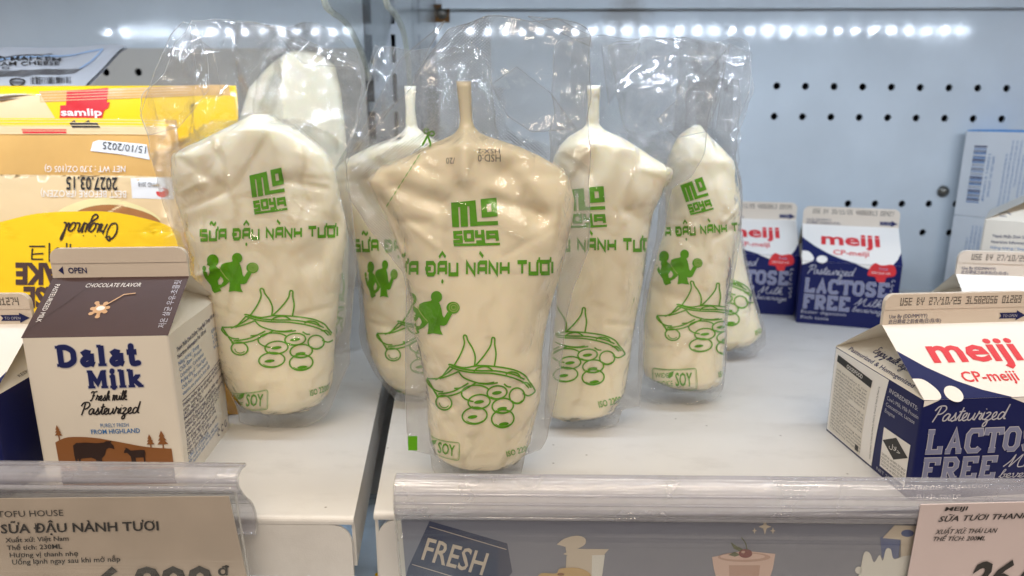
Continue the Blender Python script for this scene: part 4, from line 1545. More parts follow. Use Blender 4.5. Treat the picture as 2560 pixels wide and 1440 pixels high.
def slab(A, body, x, y, h, wd, layer=1):
    pitch = wd / len(body)
    for i, ch in enumerate(body):
        for p in SLAB[ch]:
            P = [(x + (i + q[0] * .84) * pitch, y + q[1] * h) for q in p]
            A.stroke(P, h * .27, 'ink_outline', layer)
        for p in SLAB[ch]:
            P = [(x + (i + q[0] * .84) * pitch, y + q[1] * h) for q in p]
            A.stroke(P, h * .20, 'ink_lavender', layer + 1)


DOT = {'U': '101101101101111', 'S': '111100111001111', 'E': '111100111100111', 'B': '110101110101110', 'Y': '101101111010010', '0': '111101101101111', '1': '010110010010111', '2': '111001111100111', '3': '111001011001111',
       '4': '101101111001001', '5': '111100111001111', '6': '111100111101111', '7': '111001001010010', '8': '111101111101111', '9': '111101111001111', '/': '001001010100100', 'L': '100100100100111', ' ': '0' * 15, 'A': '010101111101101', 'H': '101101111101101', '-': '000000111000000'}


def dotcode(A, body, x, y, h, wd, m='ink_black', layer=0, fill=.85):
    pitch = wd / len(body)
    for i, ch in enumerate(body):
        g = DOT[ch]
        for k, c in enumerate(g):
            if c == '1':
                r_, c_ = divmod(k, 3)
                X, Y = x + pitch * i + pitch * .28 * c_, y + h * (1 - r_ / 4.6)
                e = pitch * .24 * fill
                A.rect(X, Y - h * .15, X + e, Y - h * .0, m, layer)


def finish_blue(c, code):
    """artwork of the navy and white milk carton"""
    w, h, sl = c.w, c.h, c.sl
    A = c.arts['roof']
    A.poly([(0, 0), (w * .56, 0), (w * .40, sl * .10), (w * .27, sl * .22), (w * .13, sl * .40), (0, sl * .62)], 'card_navy')
    A.poly([(w, 0), (w, sl * .34), (w * .96, sl * .16), (w * .90, 0)], 'card_navy')
    A.poly(spline([(0, sl * .26), (w * .07, sl * .24), (w * .12, sl * .10), (w * .10, 0), (0, 0)], 5), 'ink_white', 1)
    A.ell(w * .205, sl * .06, w * .055, sl * .10, 'ink_white', 1, rot=-.5)
    A.text('meiji', w * .5, sl * .46, 13.2, 'ink_red', 1, bold=.028, width=w * .60, align='C')
    A.text('CP-meiji', w * .50, sl * .20, 5.6, 'ink_red', 1, bold=.012, width=w * .36, align='C')
    A = c.arts['front']
    A.poly([(w * .55, h - .15), (w * .66, h - 3.2), (w * .76, h - 4.2), (w * .84, h - 3), (w * .905, h - .15)], 'ink_white', 0)
    A.poly([(.2, h - .15), (.2, h - 3), (w * .04, h - 2), (w * .10, h - .15)], 'ink_white', 0)
    cursive(A, 'Pasteurized', w * .07, h - 9.6, 3.3, 'ink_outline', .55, 1, width=w * .46)
    slab(A, 'LACTOSE', w * .055, h - 23.5, 9.2, w * .86)
    slab(A, 'FREE', w * .055, h - 36.5, 9.2, w * .49)
    cursive(A, 'Milk', w * .58, h - 32, 3.0, 'ink_outline', .5, 1, width=w * .27, rot=-.03)
    cursive(A, 'beverage', w * .56, h - 37.0, 2.0, 'ink_outline', .4, 1, width=w * .34, rot=-.03)
    A.text('Easier digestion', w * .045, h - 41.5, 2.6, 'ink_outline', 1, width=w * .46)
    A.text('Rich taste', w * .045, h - 46.0, 2.6, 'ink_outline', 1, width=w * .29)
    P = [(w * .80 + q[0], h - 5 + q[1]) for q in spline([(-8, 3), (-5, 6.5), (0, 5), (7, 6), (10, 1.5), (9, -2.5), (4, -4), (3, -7.5), (-2, -7.5), (-4, -4), (-9, -3), (-8, 3)], 5)]
    A.poly(P, 'ink_red', 2)
    A.text('Fresh', w * .82, h - 3.4, 2.0, 'ink_pale_blue', 3, align='C')
    A.text('100% fresh milk', w * .80, h - 6.6, 1.7, 'ink_white', 3, align='C', width=13)
    for k in range(7):
        A.ring(w * .93, h - 12 - 3.6 * k, 1.1, 1.1, .5, 'ink_outline', 1, a0=40 * k, a1=40 * k + 230, n=10)
    A = c.arts['fin']
    f = c.f
    dotcode(A, code, w * .10, f * .62, f * .24, w * .84, layer=4)
    A.text('Use By (DD/MM/YY)', w * .04, f * .20, 1.9, 'ink_navy', 1, width=w * .26)
    A.text('此日期或之前食用(日/月/年)', w * .04, f * .03, 1.7, 'ink_navy', 1, width=w * .36)
    A.poly([(w * .80, f * .10), (w * .92, f * .10), (w * .92, f * .03), (w * .985, f * .19), (w * .92, f * .36), (w * .92, f * .29), (w * .80, f * .29), (w * .815, f * .19)], 'ink_navy', 1)
    A.text('TO OPEN', w * .825, f * .145, 1.35, 'ink_outline', 2, width=w * .10)


def side_blue_left(c):
    d, h = c.d, c.h
    A = c.arts['left']
    A.poly([(d * .02, 1), (d * .60, 1), (d * .66, h - .3), (d * .02, h - .3)], 'ink_white', 0)
    A.poly([(d * .04, 2), (d * .46, 1.2), (d * .50, h - 5), (d * .06, h - 3)], 'card_white', 1)
    A.poly([(d * .056, h - 6.6), (d * .497, h - 8.8), (d * .50, h - 5), (d * .06, h - 3)], 'ink_black', 2)
    A.text('GOODFOOD', d * .19, h - 6.6, 2.0, 'ink_white', 3, rot=-.04, bold=.01, width=d * .2)
    random.seed(8)
    words = 'Keep refrigerated at 4 C ingredients cow milk protein lactase enzyme best before see top nutrition per serving'.split()
    for k in range(19):
        ln = ' '.join(random.choice(words) for _ in range(5))
        A.text(ln, d * .065, h - 11.0 - k * 1.72, 1.15, 'ink_grey', 2, rot=-.035, width=d * (.40 if k % 7 != 6 else .2))
    A.rect(d * .40, 2.6, d * .44, 5.6, 'ink_black', 2)
    for k in range(8):
        A.text('Protein 7 g', d * .585, 4 + k * 4.6, 1.2, 'ink_grey', 1, rot=R(90), width=4)
    A.text('INGREDIENTS:', d * .685, h - 5.4, 2.0, 'ink_outline', 1, bold=.008, width=d * .28, rot=-.02)
    for k, t in enumerate(("Cow's Milk, Milk Protein", 'Concentrate, Lactase', 'Enzyme')):
        A.text(t, d * .675, h - 9.2 - 3.0 * k, 1.9, 'ink_outline', 1, width=d * (.305, .28, .1)[k])
    A.rect(d * .69, h * .10, d * .95, h * .52, 'ink_white', 1)
    A.poly([(d * .82, h * .50), (d * .945, h * .385), (d * .82, h * .27), (d * .695, h * .385)], 'ink_black', 2)
    A.text('\uFEDD\uFEFC\uFEA3', d * .82, h * .365, 2.3, 'ink_white', 3, align='C', width=d * .11)
    for k in range(4):
        A.text('CICOT.HL. 60 N073 757 08 57', d * .70, h * .235 - k * 1.7, 1.1, 'ink_black', 2, width=d * .24)
    A.text('NET 200 ml', d * .66, 1.6, 1.7, 'ink_outline', 1, width=d * .22)
    A = c.arts['gleft']
    cursive(A, 'Enjoy milk again', d * .34, 7.2, 2.0, 'ink_navy', .42, 0, width=d * .42)
    A.text('Pasteurized & Homogenized', d * .14, 2.0, 2.3, 'ink_navy', 0, width=d * .72, bold=.01)


def side_blue_right(c):
    d, h = c.d, c.h
    A = c.arts['right']
    for k, t in enumerate(('HONG KONG Imp', 'CPF Hong Kong', 'Suite 3006-3007', '39 Wang Kwong', 'Kowloon, Hong', 'Tel : (+852) 23', '', 'CAMBODIA Imp', 'Sonavith Co.', 'No.A49, Street', 'Kingdom of Ca', '(+855) 23 96', 'Email : info')):
        if t:
            A.text(t, d * .62, h - 5 - 2.5 * k, 1.5, 'ink_outline', 1, bold=.01 if t.isupper() else 0, width=d * .028 * len(t))
    for k in range(14):
        A.rect(d * .66 + k * 1.4, 1, d * .66 + k * 1.4 + (.9 if k % 3 else .4), 5, 'ink_white', 1)
    A = c.arts['gright']
    A.text('ONCE BEEN', d * .45, 4.6, 1.6, 'ink_black', 0)
    A.text('KEEP REFRIGERATED', d * .3, 2.0, 1.6, 'ink_black', 0, width=d * .4)


def blue_carton(label, loc, yaw, code, left=False, right=False, w=70, h=46, r=22.5, f=14.5):
    c = Carton(w, w, h, r, f, 'card_navy', 'ink_white', 'card_fin', .8)
    finish_blue(c, code)
    if left:
        side_blue_left(c)
    if right:
        side_blue_right(c)
    return c.build('milk_carton', label, 'carton', loc, yaw, 'navy and white milk cartons')


blue_carton('navy and white milk carton nearest at the right edge, store sticker on its side', (197.5, 316.5, 0), R(6), 'USE BY 27/10/25 3L582056 01269', left=True)
blue_carton('navy and white milk carton at right, standing behind the nearest one, mostly hidden', (292, 412.7, 0), R(-9), 'USE BY 27/10/25 3L582056 01270', left=True)
blue_carton('navy milk carton by the back panel with its whole front face in view', (259.5, 566.5, 0), R(-17.5), 'USE BY 30/11/25 4H060813 00427', h=50, r=24)
blue_carton('navy milk carton by the back panel, half hidden by the soy pouches', (194, 604, 0), R(-12), 'USE BY 30/11/25 4H060813 00434', h=50, r=24)
blue_carton('navy and white milk carton cut off by the left photo edge', (-259, 306, 0), R(3), 'USE BY 27/10/25 3L582056 01274', right=True)


def brown_art(c, side='right'):
    w, h, sl, f = c.w, c.h, c.sl, c.f
    A = Art()
    nv = 'ink_navy'

    # fat rounded slab lettering, drawn stroke by stroke
    FAT = {
        'D': (1.05, [[(.25, 0), (.25, 1)], [(.25, .93), (.55, .93), (.82, .75), (.86, .5), (.82, .25), (.55, .07), (.25, .07)]], [(.05, .05, .5, .05), (.05, .95, .5, .95)]),
        'a': (.86, [[(.62, .62), (.62, .12), (.74, .06)], [(.2, .56), (.4, .68), (.6, .62)], [(.6, .40), (.35, .38), (.22, .22), (.34, .07), (.6, .16)]], []),
        'l': (.50, [[(.25, 0), (.25, 1)]], [(.06, .05, .44, .05), (.06, .97, .25, .97)]),
        't': (.60, [[(.28, .95), (.28, .2), (.36, .07), (.55, .1)], [(.06, .65), (.52, .65)]], []),
        'M': (1.22, [[(.25, 0), (.25, 1)], [(.25, .9), (.6, .28), (.95, .9)], [(.97, 0), (.97, 1)]], [(.06, .05, .44, .05), (.08, .95, .3, .95), (.78, .05, 1.15, .05), (.92, .95, 1.13, .95)]),
        'i': (.50, [[(.25, 0), (.25, .66)], [(.24, .9), (.26, .97)]], [(.06, .05, .44, .05), (.08, .64, .25, .64)]),
        'k': (.92, [[(.25, 0), (.25, 1)], [(.3, .32), (.62, .64)], [(.4, .4), (.72, .06)]], [(.06, .05, .42, .05), (.06, .97, .25, .97), (.6, .05, .88, .05), (.52, .65, .76, .65)]),
    }

    def fat(t, x, y, hh, wd):
        adv = sum(FAT[ch][0] for ch in t)
        k = wd / adv
        for m, ex, l in (('ink_outline', .55, 0), (nv, 0.0, 1)):
            cx = 0.0
            for ch in t:
                a, st, se = FAT[ch]
                for q in st:
                    P = [(x + (cx + u) * k, y + v * hh) for u, v in (spline(q, 4) if len(q) > 3 else q)]
                    A.stroke(P, k * .27 + ex, m, l)
                    for e in (P[0], P[-1]):
                        if len(q) > 3 or ch == 'i':
                            A.ell(e[0], e[1], k * .135 + ex / 2, k * .135 + ex / 2, m, l, n=12)
                for (u0, v0, u1, v1) in se:
                    A.stroke([(x + (cx + u0) * k - ex / 2, y + v0 * hh), (x + (cx + u1) * k + ex / 2, y + v1 * hh)], hh * .13 + ex, m, l)
                cx += a
    fat('Dalat', w * .215, h * .765, 8.8, w * .57)
    fat('Milk', w * .41, h * .625, 7.8, w * .39)
    cursive(A, 'Fresh milk', w * .42, h * .545, 2.1, 'ink_black', .55, 1, width=w * .25)
    cursive(A, 'Pasteurized', w * .34, h * .455, 2.7, 'ink_black', .6, 1, width=w * .40)
    A.text('PURELY FRESH', w * .56, h * .368, 1.9, 'ink_blue', 1, align='C', width=w * .195)
    A.text('FROM HIGHLAND', w * .56, h * .325, 2.2, 'ink_blue', 1, align='C', width=w * .34, bold=.015)
    A.poly(spline([(w * .12, h * .27), (w * .22, h * .305), (w * .40, h * .30), (w * .58, h * .265), (w * .76, h * .225), (w * .93, h * .205)], 4) + [(w * .93, h * .02), (w * .12, h * .02)], 'ink_hill', 1)
    A.rect(w * .12, h * .04, w * .93, h * .13, 'ink_cow', 2)

    def cow(x, y, k):
        A.poly([(x + a * k, y + b * k) for a, b in ((0, 0), (.3, 0), (.5, 3.2), (5.2, 3.6), (6.6, 2.8), (6.7, 0), (7.2, 0), (7.4, 2.8), (7.8, 0), (8.4, 0), (8.6, 3.2), (9.8, 4.4), (10.6, 6.6), (11.6, 7.2), (13.4, 6.6), (13.2, 8.0), (12.4, 9.0), (12.9, 9.8), (12.2, 9.6), (11.0, 9.7), (10.2, 9.2), (8.0, 9.0), (4.0, 9.3), (1.0, 9.2), (-.2, 8.2), (-.4, 4.5))], 'ink_cow', 3)
        A.poly([(x + a * k, y + b * k) for a, b in ((.2, 0), (1.3, 0), (1.5, 3.0), (2.6, 3.6), (1, 5))], 'ink_cow', 3)
    cow(w * .25, h * .10, 1.28)
    A.poly([(w * .735 - a * .82, h * .115 + b * .80) for a, b in ((0, 0), (.5, 0), (.6, 3.6), (4.6, 3.6), (5, 0), (5.5, 0), (5.8, 3), (6.2, 0), (6.8, 0), (7, 4.5), (8.6, 6.8), (10.2, 6.6), (9.8, 8.2), (8.8, 9.2), (9.6, 10), (8.2, 9.6), (6.6, 8), (1, 8.2), (-.6, 8), (-1.0, 3.6), (-.4, 6.6))], 'ink_cow', 3)
    for x, y, k in ((.155, .30, 1.0), (.79, .225, 1.0), (.875, .215, 1.35)):
        A.rect(w * x - .25, h * y - 1, w * x + .25, h * y + 2, 'ink_hill', 2)
        for j in range(3):
            A.poly([(w * x - (1.7 - .4 * j) * k, h * y + (1.2 + 1.4 * j) * k), (w * x + (1.7 - .4 * j) * k, h * y + (1.2 + 1.4 * j) * k), (w * x, h * y + (3.4 + 1.4 * j) * k)], 'ink_hill', 2 + j)
    c.arts['front'].merge(A, lambda a, q: (a, q + (4.0 if q > h * .135 else 0)))
    A = c.arts['roof']
    A.text('CHOCOLATE FLAVOR', w * .47, sl * .80, 2.5, 'ink_white', 0, align='C', shear=.15, width=w * .40)
    A.text('PASTEURIZED MILK', w * .045, sl * .86, 2.2, 'ink_white', 0, rot=R(-90), width=sl * .62)
    A.text('저온 살균 우유-초콜릿', w * .955, sl * .12, 2.6, 'ink_outline', 0, rot=R(90), width=sl * .78)
    for k in range(7):
        a = k * .9 + .3
        rr = 3.2 + (k % 3) * .8
        A.stroke([(w * .45, sl * .43), (w * .45 + rr * math.cos(a), sl * .43 + rr * .9 * math.sin(a))], 1.5, 'ink_tan', 0)
        A.ell(w * .45 + rr * math.cos(a), sl * .43 + rr * .9 * math.sin(a), 1.05, .95, 'ink_tan', 1, n=12)
    A.ell(w * .45, sl * .43, 2.9, 2.4, 'ink_tan', 2)
    A.ell(w * .455, sl * .44, 1.8, 1.3, 'ink_white', 3)
    A.stroke([(w * .47, sl * .47), (w * .58, sl * .66), (w * .66, sl * .68)], .55, 'ink_tan', 4)
    A.stroke(spline([(w * .02, sl * .12), (w * .22, sl * .62), (w * .36, sl * .98)], 4), .25, 'ink_cow', 0)
    A = c.arts['fin']
    A.text('OPEN', w * .12, f * .14, 2.7, nv, 1, bold=.02, width=w * .135)
    A.poly([(w * .05, f * .24), (w * .085, f * .10), (w * .085, f * .38)], nv, 1)
    A = c.arts['right']
    d = c.d
    random.seed(5)
    A.text('Thành Phần Dinh Dưỡng Trong Bình Trung 100 ml', d * .10, h * .865, 2.0, nv, 0, width=d * .80, bold=.012, rot=.05)
    A.text('Nutrition Information Per 100 ml', d * .10, h * .82, 2.0, nv, 0, width=d * .56, bold=.012, rot=.05)
    rows = ['Năng lượng / Energy', 'Chất đạm / Protein', 'Carbohydrat / Carbohydrate', 'Đường tổng số / Total Sugars', 'Chất béo / Fat and minerals', 'vitamins are present in fresh milk']
    for k, t in enumerate(rows):
        A.text(t, d * .10, h * (.775 - .040 * k), 1.9, 'ink_blue', 0, width=d * (.38 + .03 * k), rot=.05)
        if k < 4:
            A.text(('82.8 kcal', '3.1 g', '3.7 g', '9.6 g')[k], d * .78, h * (.80 - .040 * k), 1.9, 'ink_blue', 0, rot=.05, width=d * .12)
    A.stroke([(d * .08, h * .545), (d * .92, h * .575)], .3, nv, 0)
    ing = ['THÀNH PHẦN: Sữa bò tươi nguyên chất (95%), đường', 'cocoa, hương liệu tự nhiên dùng cho thực phẩm', '(471, 407, 412)', 'INGREDIENTS: Fresh cow milk (95%), sugar, cocoa', 'natural flavoring, stabilizers', 'KHÔNG SỬ DỤNG CHẤT BẢO QUẢN / NO PRESERVATIVE', 'Luôn vận chuyển và bảo quản ở 2-6 C', 'Always keep refrigerated at 2-6 C', 'Sử dụng ngay sau khi mở nắp', 'Sản phẩm đã được thanh trùng', 'Hạn sử dụng: 15 ngày', 'Ngày sản xuất xem trên bao bì', 'CÔNG TY CỔ PHẦN SỮA', 'Sản xuất tại Lâm Đồng Việt Nam', 'Production date see on package']
    for k, t in enumerate(ing):
        A.text(t, d * .08, h * (.505 - .030 * k), 1.65, nv if k < 12 else 'ink_blue', 0, width=d * min(.84, .021 * len(t)), bold=.012 if t.isupper() or k in (0, 3) else .004, rot=.05)
    for k in range(3):
        A.ring(d * (.72 + .09 * k), h * .075, 1.5, 1.7, .5, nv, 0, n=12, a0=30 * k, a1=30 * k + 300)
    A = c.arts['gright']
    A.text('NG', d * .14, 3.2, 2, nv, 0)
    A.stroke([(d * .12, 6), (d * .2, 8), (d * .24, 5.5)], .5, nv, 0)


c = Carton(60, 60, 70.4, 19.3, 13.6, 'card_white', 'card_brown', 'card_fin', 1.6)
brown_art(c)
c.build('milk_carton', 'white milk carton with chocolate brown roof panel and cow picture', 'carton', (-183, 312, 0), R(4.5))
c = Carton(60, 60, 89.0, 19.3, 13.6, 'card_white', 'card_white', 'card_fin', 1.4)
brown_art(c)
c.arts['front'] = Art()
c.arts['roof'] = Art()
ty = R(-125)
tp = gy(2462, 548, 500)
lx, ly = 30, -30
c.build('milk_carton', 'white milk carton turned sideways at the right edge, blue nutrition text showing', 'carton',
        (tp[0] - (math.cos(ty) * lx - math.sin(ty) * ly), tp[1] - (math.sin(ty) * lx + math.cos(ty) * ly), 0), ty)

# two grey-white boxes stacked against the back panel at right
def carton_box(label, z, hgt, blue):
    yaw = R(-52)
    c0 = gz(2392 if blue else 2392, 424, 74)  # left rear edge of the visible face
    ex = np.array([gy(2400, 400, 640)[0] + 2, 640.0])
    u = np.array([math.cos(yaw), math.sin(yaw)])
    v = np.array([-math.sin(yaw), math.cos(yaw)])
    Lw, Dp = 88.0, 40.0
    t = thing('drink_box', label, 'box', (ex[0] + u[0] * Lw / 2, ex[1] + u[1] * Lw / 2, z), yaw, 'grey white boxes stacked at the right')
    b = MB()
    x0, x1, y0, y1 = -Lw / 2, Lw / 2, 0.0, Dp
    e = 1.2
    b.box((x0, y0, 0), (x1, y1, hgt - e), 'box_grey')
    b.add([(x0, y0, hgt - e), (x1, y0, hgt - e), (x1, y1, hgt - e), (x0, y1, hgt - e), (x0 + e, y0 + e, hgt), (x1 - e, y0 + e, hgt), (x1 - e, y1 - e, hgt), (x0 + e, y1 - e, hgt)],
          [(0, 1, 5, 4), (1, 2, 6, 5), (2, 3, 7, 6), (3, 0, 4, 7), (4, 5, 6, 7)], 'box_blue' if blue else 'box_grey')
    A = Art()
    random.seed(11)
    if blue:
        for k in range(26):
            hh = random.choice((.5, .9, 1.3))
            A.rect(8, 12 + k * 1.9, 18, 12 + k * 1.9 + hh, 'ink_navy' if k % 2 else 'ink_blue')
        A.text('8936014 140021', 21.5, 14, 1.8, 'ink_blue', rot=R(90), width=40)
        A.text('SAN XUAT TAI VIET NAM', 25, 18, 1.8, 'ink_blue', rot=R(90), width=34)
    for k in range(13):
        s0 = 10 + (18 if k % 5 == 3 else 0)
        A.text('Thanh phan sua tuoi tiet trung vitamin D calci bao quan noi', (34 if blue else 14) + k * 3.1, s0, 1.7, 'ink_blue', rot=R(90), width=(hgt - 8 - s0) * (1 if k % 4 else .8))
    if blue:
        A.text('SUA TUOI', 78, 12, 4.5, 'ink_navy', rot=R(90), width=40, bold=.02)
    for vs, ts, m, l in A.items:
        b.add([(x0 + p[0], -.2, p[1]) for p in vs], ts, m)
    b.build('box_body', t)


carton_box('lower grey white drink box, right end of the back panel, another box on top', 0, 72.6, False)
carton_box('upper grey white drink box with blue top rim and barcode, stacked on another', 72.8, 74, True)

# ------------------------------------------------------------------ yellow cake packets and white bag at left
def cake_pack():
    rows = [(300, -190, 442), (345, -190, 446), (400, -190, 450), (500, -180, 468), (620, -170, 498), (760, -160, 530), (900, -150, 562), (1000, -140, 586), (1036, -130, 596)]
    P = Pack((600, 1036), 17, rows, 9, 11, (), pw=6, rough=.7, bottom_round=12)
    t = thing('cake_packet', 'nearer yellow cake packet standing upside down behind the brown topped carton', 'packet', P.o, group='yellow cake packets')
    b = MB()
    P.body(b, 'tan_film', 70, 50)
    A = Art()
    # printed and see-through zones, in photo pixels
    A.poly([(-190, 440), (-60, 440), (100, 438), (440, 444), (470, 540), (470, 580), (-190, 580)], 'pale_film', 0)
    A.poly(spline([(120, 560), (160, 520), (243, 495), (330, 508), (400, 545), (430, 600)], 5), 'cake_cream', 1)
    A.poly(spline([(170, 560), (200, 526), (272, 512), (350, 526), (400, 552), (420, 600)], 5), 'cake_brown', 2)
    A.poly(spline([(-190, 600), (0, 556), (97, 534), (204, 529), (292, 532), (399, 556), (450, 580)], 5) + [(560, 900), (600, 1030), (-150, 1030)], 'yellow_film', 3)
    A.poly([(-190, 302), (438, 302), (440, 322), (-190, 322)], 'yellow_film', 1)
    A.poly([(180, 300), (250, 300), (254, 322), (184, 322)], 'black_film', 2)
    A.poly([(-190, 322), (440, 322), (441, 340), (-190, 340)], 'pale_film', 1)
    A.poly([(55, 324), (168, 324), (168, 336), (60, 336)], 'red_film', 2)
    for k in range(6):
        A.stroke([(-190, 306 + k * 7), (440, 306 + k * 7)], 1.5, 'pale_film', 3)
    A.poly([(228, 378), (234, 356), (248, 351), (368, 362), (376, 400), (300, 386)], 'paper_white', 2)
    A.poly([(328, 446), (430, 444), (436, 500), (332, 496)], 'paper_white', 2)
    A.ell(408, 482, 16, 12, 'red_film', 3)
    P.art(b, A, (0, 0), (1, 0), (0, 1), off=.25, maxlen=6)
    for tx, m, TL, TR, BL, bo in (('15/10/2025', 'ink_black', (366, 386), (258, 374), (368, 367), .0), ('NET WT : 3.70 OZ(105 G)', 'ink_white', (316, 432), (115, 432), (316, 416), .0),
                              ('2027.03.15', 'ink_black', (296, 478), (168, 476), (296, 445), .02), ('BEST BEFORE (FROZEN)', 'ink_white', (318, 496), (105, 494), (318, 478), .0),
                              ('CAKE', 'card_brown', (196, 714), (42, 712), (196, 662), .05), ('CHEESE', 'card_brown', (260, 772), (62, 770), (260, 722), .05), ('케이크', 'ink_black', (205, 650), (76, 650), (205, 612), .0), ('RMND 2018', 'ink_grey', (400, 470), (348, 468), (400, 458), 0)):
        P.art(b, vtext(tx, m, bo), TL, TR, BL, off=.85, maxlen=5)
    A = Art()
    cursive(A, 'Original', 0, 0, 1, 'ink_cow', .2, 0)
    xs = [v[0] for it in A.items for v in it[0]]
    B = Art().merge(A, lambda a, q: ((a - min(xs)) / (max(xs) - min(xs)), (2.0 - q) / 2.6))
    P.art(b, B, (298, 604), (152, 600), (298, 546), off=.85, maxlen=5)
    b.build('wrapper', t, True)
    # zigzag crimped edge
    b = MB()
    o = []
    for k in range(64):
        u0, v0 = P.uv(-180 + k * 9.8, 300)
        u1, v1 = P.uv(-175 + k * 9.8, 294)
        o += [(u0, v0), (u1, v1)]
    n = len(o)
    vs = [P.pt(u, v, .5) for u, v in o] + [P.pt(u, P.uv(0, 322)[1], 1.2) for u, v in o]
    b.add(vs, [(i, i + 1, n + i + 1, n + i) for i in range(n - 1)], 'film')
    b.build('crimped_edge', t)


cake_pack()


def cake_pack_rear():
    rows = [(214, -200, 590), (240, -200, 594), (300, -200, 596), (500, -190, 596), (800, -180, 590), (960, -170, 590), (980, -170, 580)]
    P = Pack((500, 985), 13, rows, 8, 12, (), pw=6, rough=.7, bottom_round=12)
    t = thing('cake_packet', 'yellow cake packet farther back with a red emblem on its top edge', 'packet', P.o, group='yellow cake packets')
    b = MB()
    P.body(b, 'yellow_film', 50, 40)
    A = Art()
    A.poly([(-200, 232), (104, 240), (160, 330), (-200, 330)], 'pale_film', 0)
    A.poly([(100, 228), (590, 214), (594, 240), (102, 256)], 'tan_film', 0)
    A.poly([(168, 228), (272, 220), (268, 262), (166, 264)], 'red_film', 1)
    A.poly([(152, 264), (276, 256), (272, 270), (262, 276), (256, 300), (150, 304)], 'red_film', 2)
    for k in range(4):
        A.stroke([(100, 232 + k * 7), (470, 219 + k * 7)], 1.2, 'pale_film', 2)
    P.art(b, A, (0, 0), (1, 0), (0, 1), off=.25, maxlen=6)
    P.art(b, vtext('samlip', 'ink_white', .02), (154, 272), (256, 272), (156, 290), off=.9, maxlen=5)
    b.build('wrapper', t, True)


cake_pack_rear()


def cheese_bag():
    rows = [(222, -170, 60), (236, -170, 84), (262, -170, 100), (300, -170, 108), (600, -160, 120), (900, -150, 120), (930, -150, 110)]
    P = Pack((0, 930), 6, rows, 12, 21, (), pw=3, rough=.8)
    t = thing('cheese_bag', 'white printed bag with barcode folded over behind the cake packets', 'bag', P.o)
    b = MB()
    P.body(b, 'cream_bag', 50, 40)
    b.build('bag_body', t, True)
    b = MB()
    s0, s1 = np.array([P.o[1] + P.vx[1] * 180 - 16, 173.0]), np.array([P.o[1] + P.vx[1] * 180 + 62, 206.5])
    n2 = np.array([-(s1[1] - s0[1]), s1[0] - s0[0]])
    n2 = n2 / np.linalg.norm(n2)

    def P3(px, py, off=0.0):
        d = ray(px, py)
        k = np.dot(s0 - np.array([0, CAM_H]), n2) / np.dot(np.array([d[1], d[2]]), n2)
        p = CC + d * k
        wv = 1.6 * noise.noise(Vector((p[0] * .03, p[1] * .04, 2.2))) + 1.0 * noise.noise(Vector((p[0] * .09, p[1] * .03, 5.2)))
        e = max(0.0, (px - 170) / 120)
        wv += -7 * min(e, 1.0) ** 2 * max(0.0, 1 - (235 - py) / 110)
        return p - P.o + np.array([0, n2[0], n2[1]]) * (off + wv)
    NX, NY = 36, 16
    for side, o_ in ((1, 0.0), (-1, -2.0)):
        vs, fs = [], []
        for j in range(NY + 1):
            f = j / NY
            for i in range(NX + 1):
                q = i / NX
                xr = 206 + (318 - 206) * f ** 1.3
                x = -150 + (xr + 150) * q
                y0_ = 242 - 14 * max(0.0, (x + 0) / 206)
                y1_ = 124 - 12 * q
                vs.append(P3(x, y0_ + (y1_ - y0_) * f, o_))
        for j in range(NY):
            for i in range(NX):
                k = j * (NX + 1) + i
                g = (k, k + 1, k + NX + 2, k + NX + 1)
                fs.append(g if side > 0 else g[::-1])
        b.add(vs, fs, 'white_bag')
    A = Art()
    random.seed(4)
    for k in range(24):
        A.rect(78 + k * 4.3, 198, 78 + k * 4.3 + random.choice((1.2, 2.2, 3)), 214, 'ink_black')
    A.ring(44, 206, 19, 8, 3, 'ink_black', n=20)
    A.rect(28, 203, 60, 209, 'ink_grey')
    for k in range(5):
        A.stroke([(-60, 178 + 3.6 * k), (150, 178 + 3.2 * k), (206 - 4 * k, 174 + 3.2 * k)], 1.6, 'ink_grey')
    A.stroke([(-60, 152), (130, 140), (258, 126), (200, 174)], 4, 'ink_pale_blue')
    A.stroke([(-60, 148), (130, 134)], 2.5, 'ink_grey')
    for vs2, ts, m, l in A.items:
        v3, t3 = refine(vs2, ts, 14)
        b.add([P3(p[0], p[1], .5) for p in v3], t3, m)
    for tx, x0, x1, yb, yt in (('PHÔ MAI KEM', -50, 152, 154, 143), ('CREAM CHEESE', -50, 150, 166, 156), ('250 G', -50, 24, 174, 168)):
        for vs2, ts, m, l in vtext(tx, 'ink_black', .01).items:
            b.add([P3(x0 + p[0] * (x1 - x0), yt + p[1] * (yb - yt), .6) for p in vs2], ts, m)
    b.build('folded_flap', t, True, angle=40)


cheese_bag()


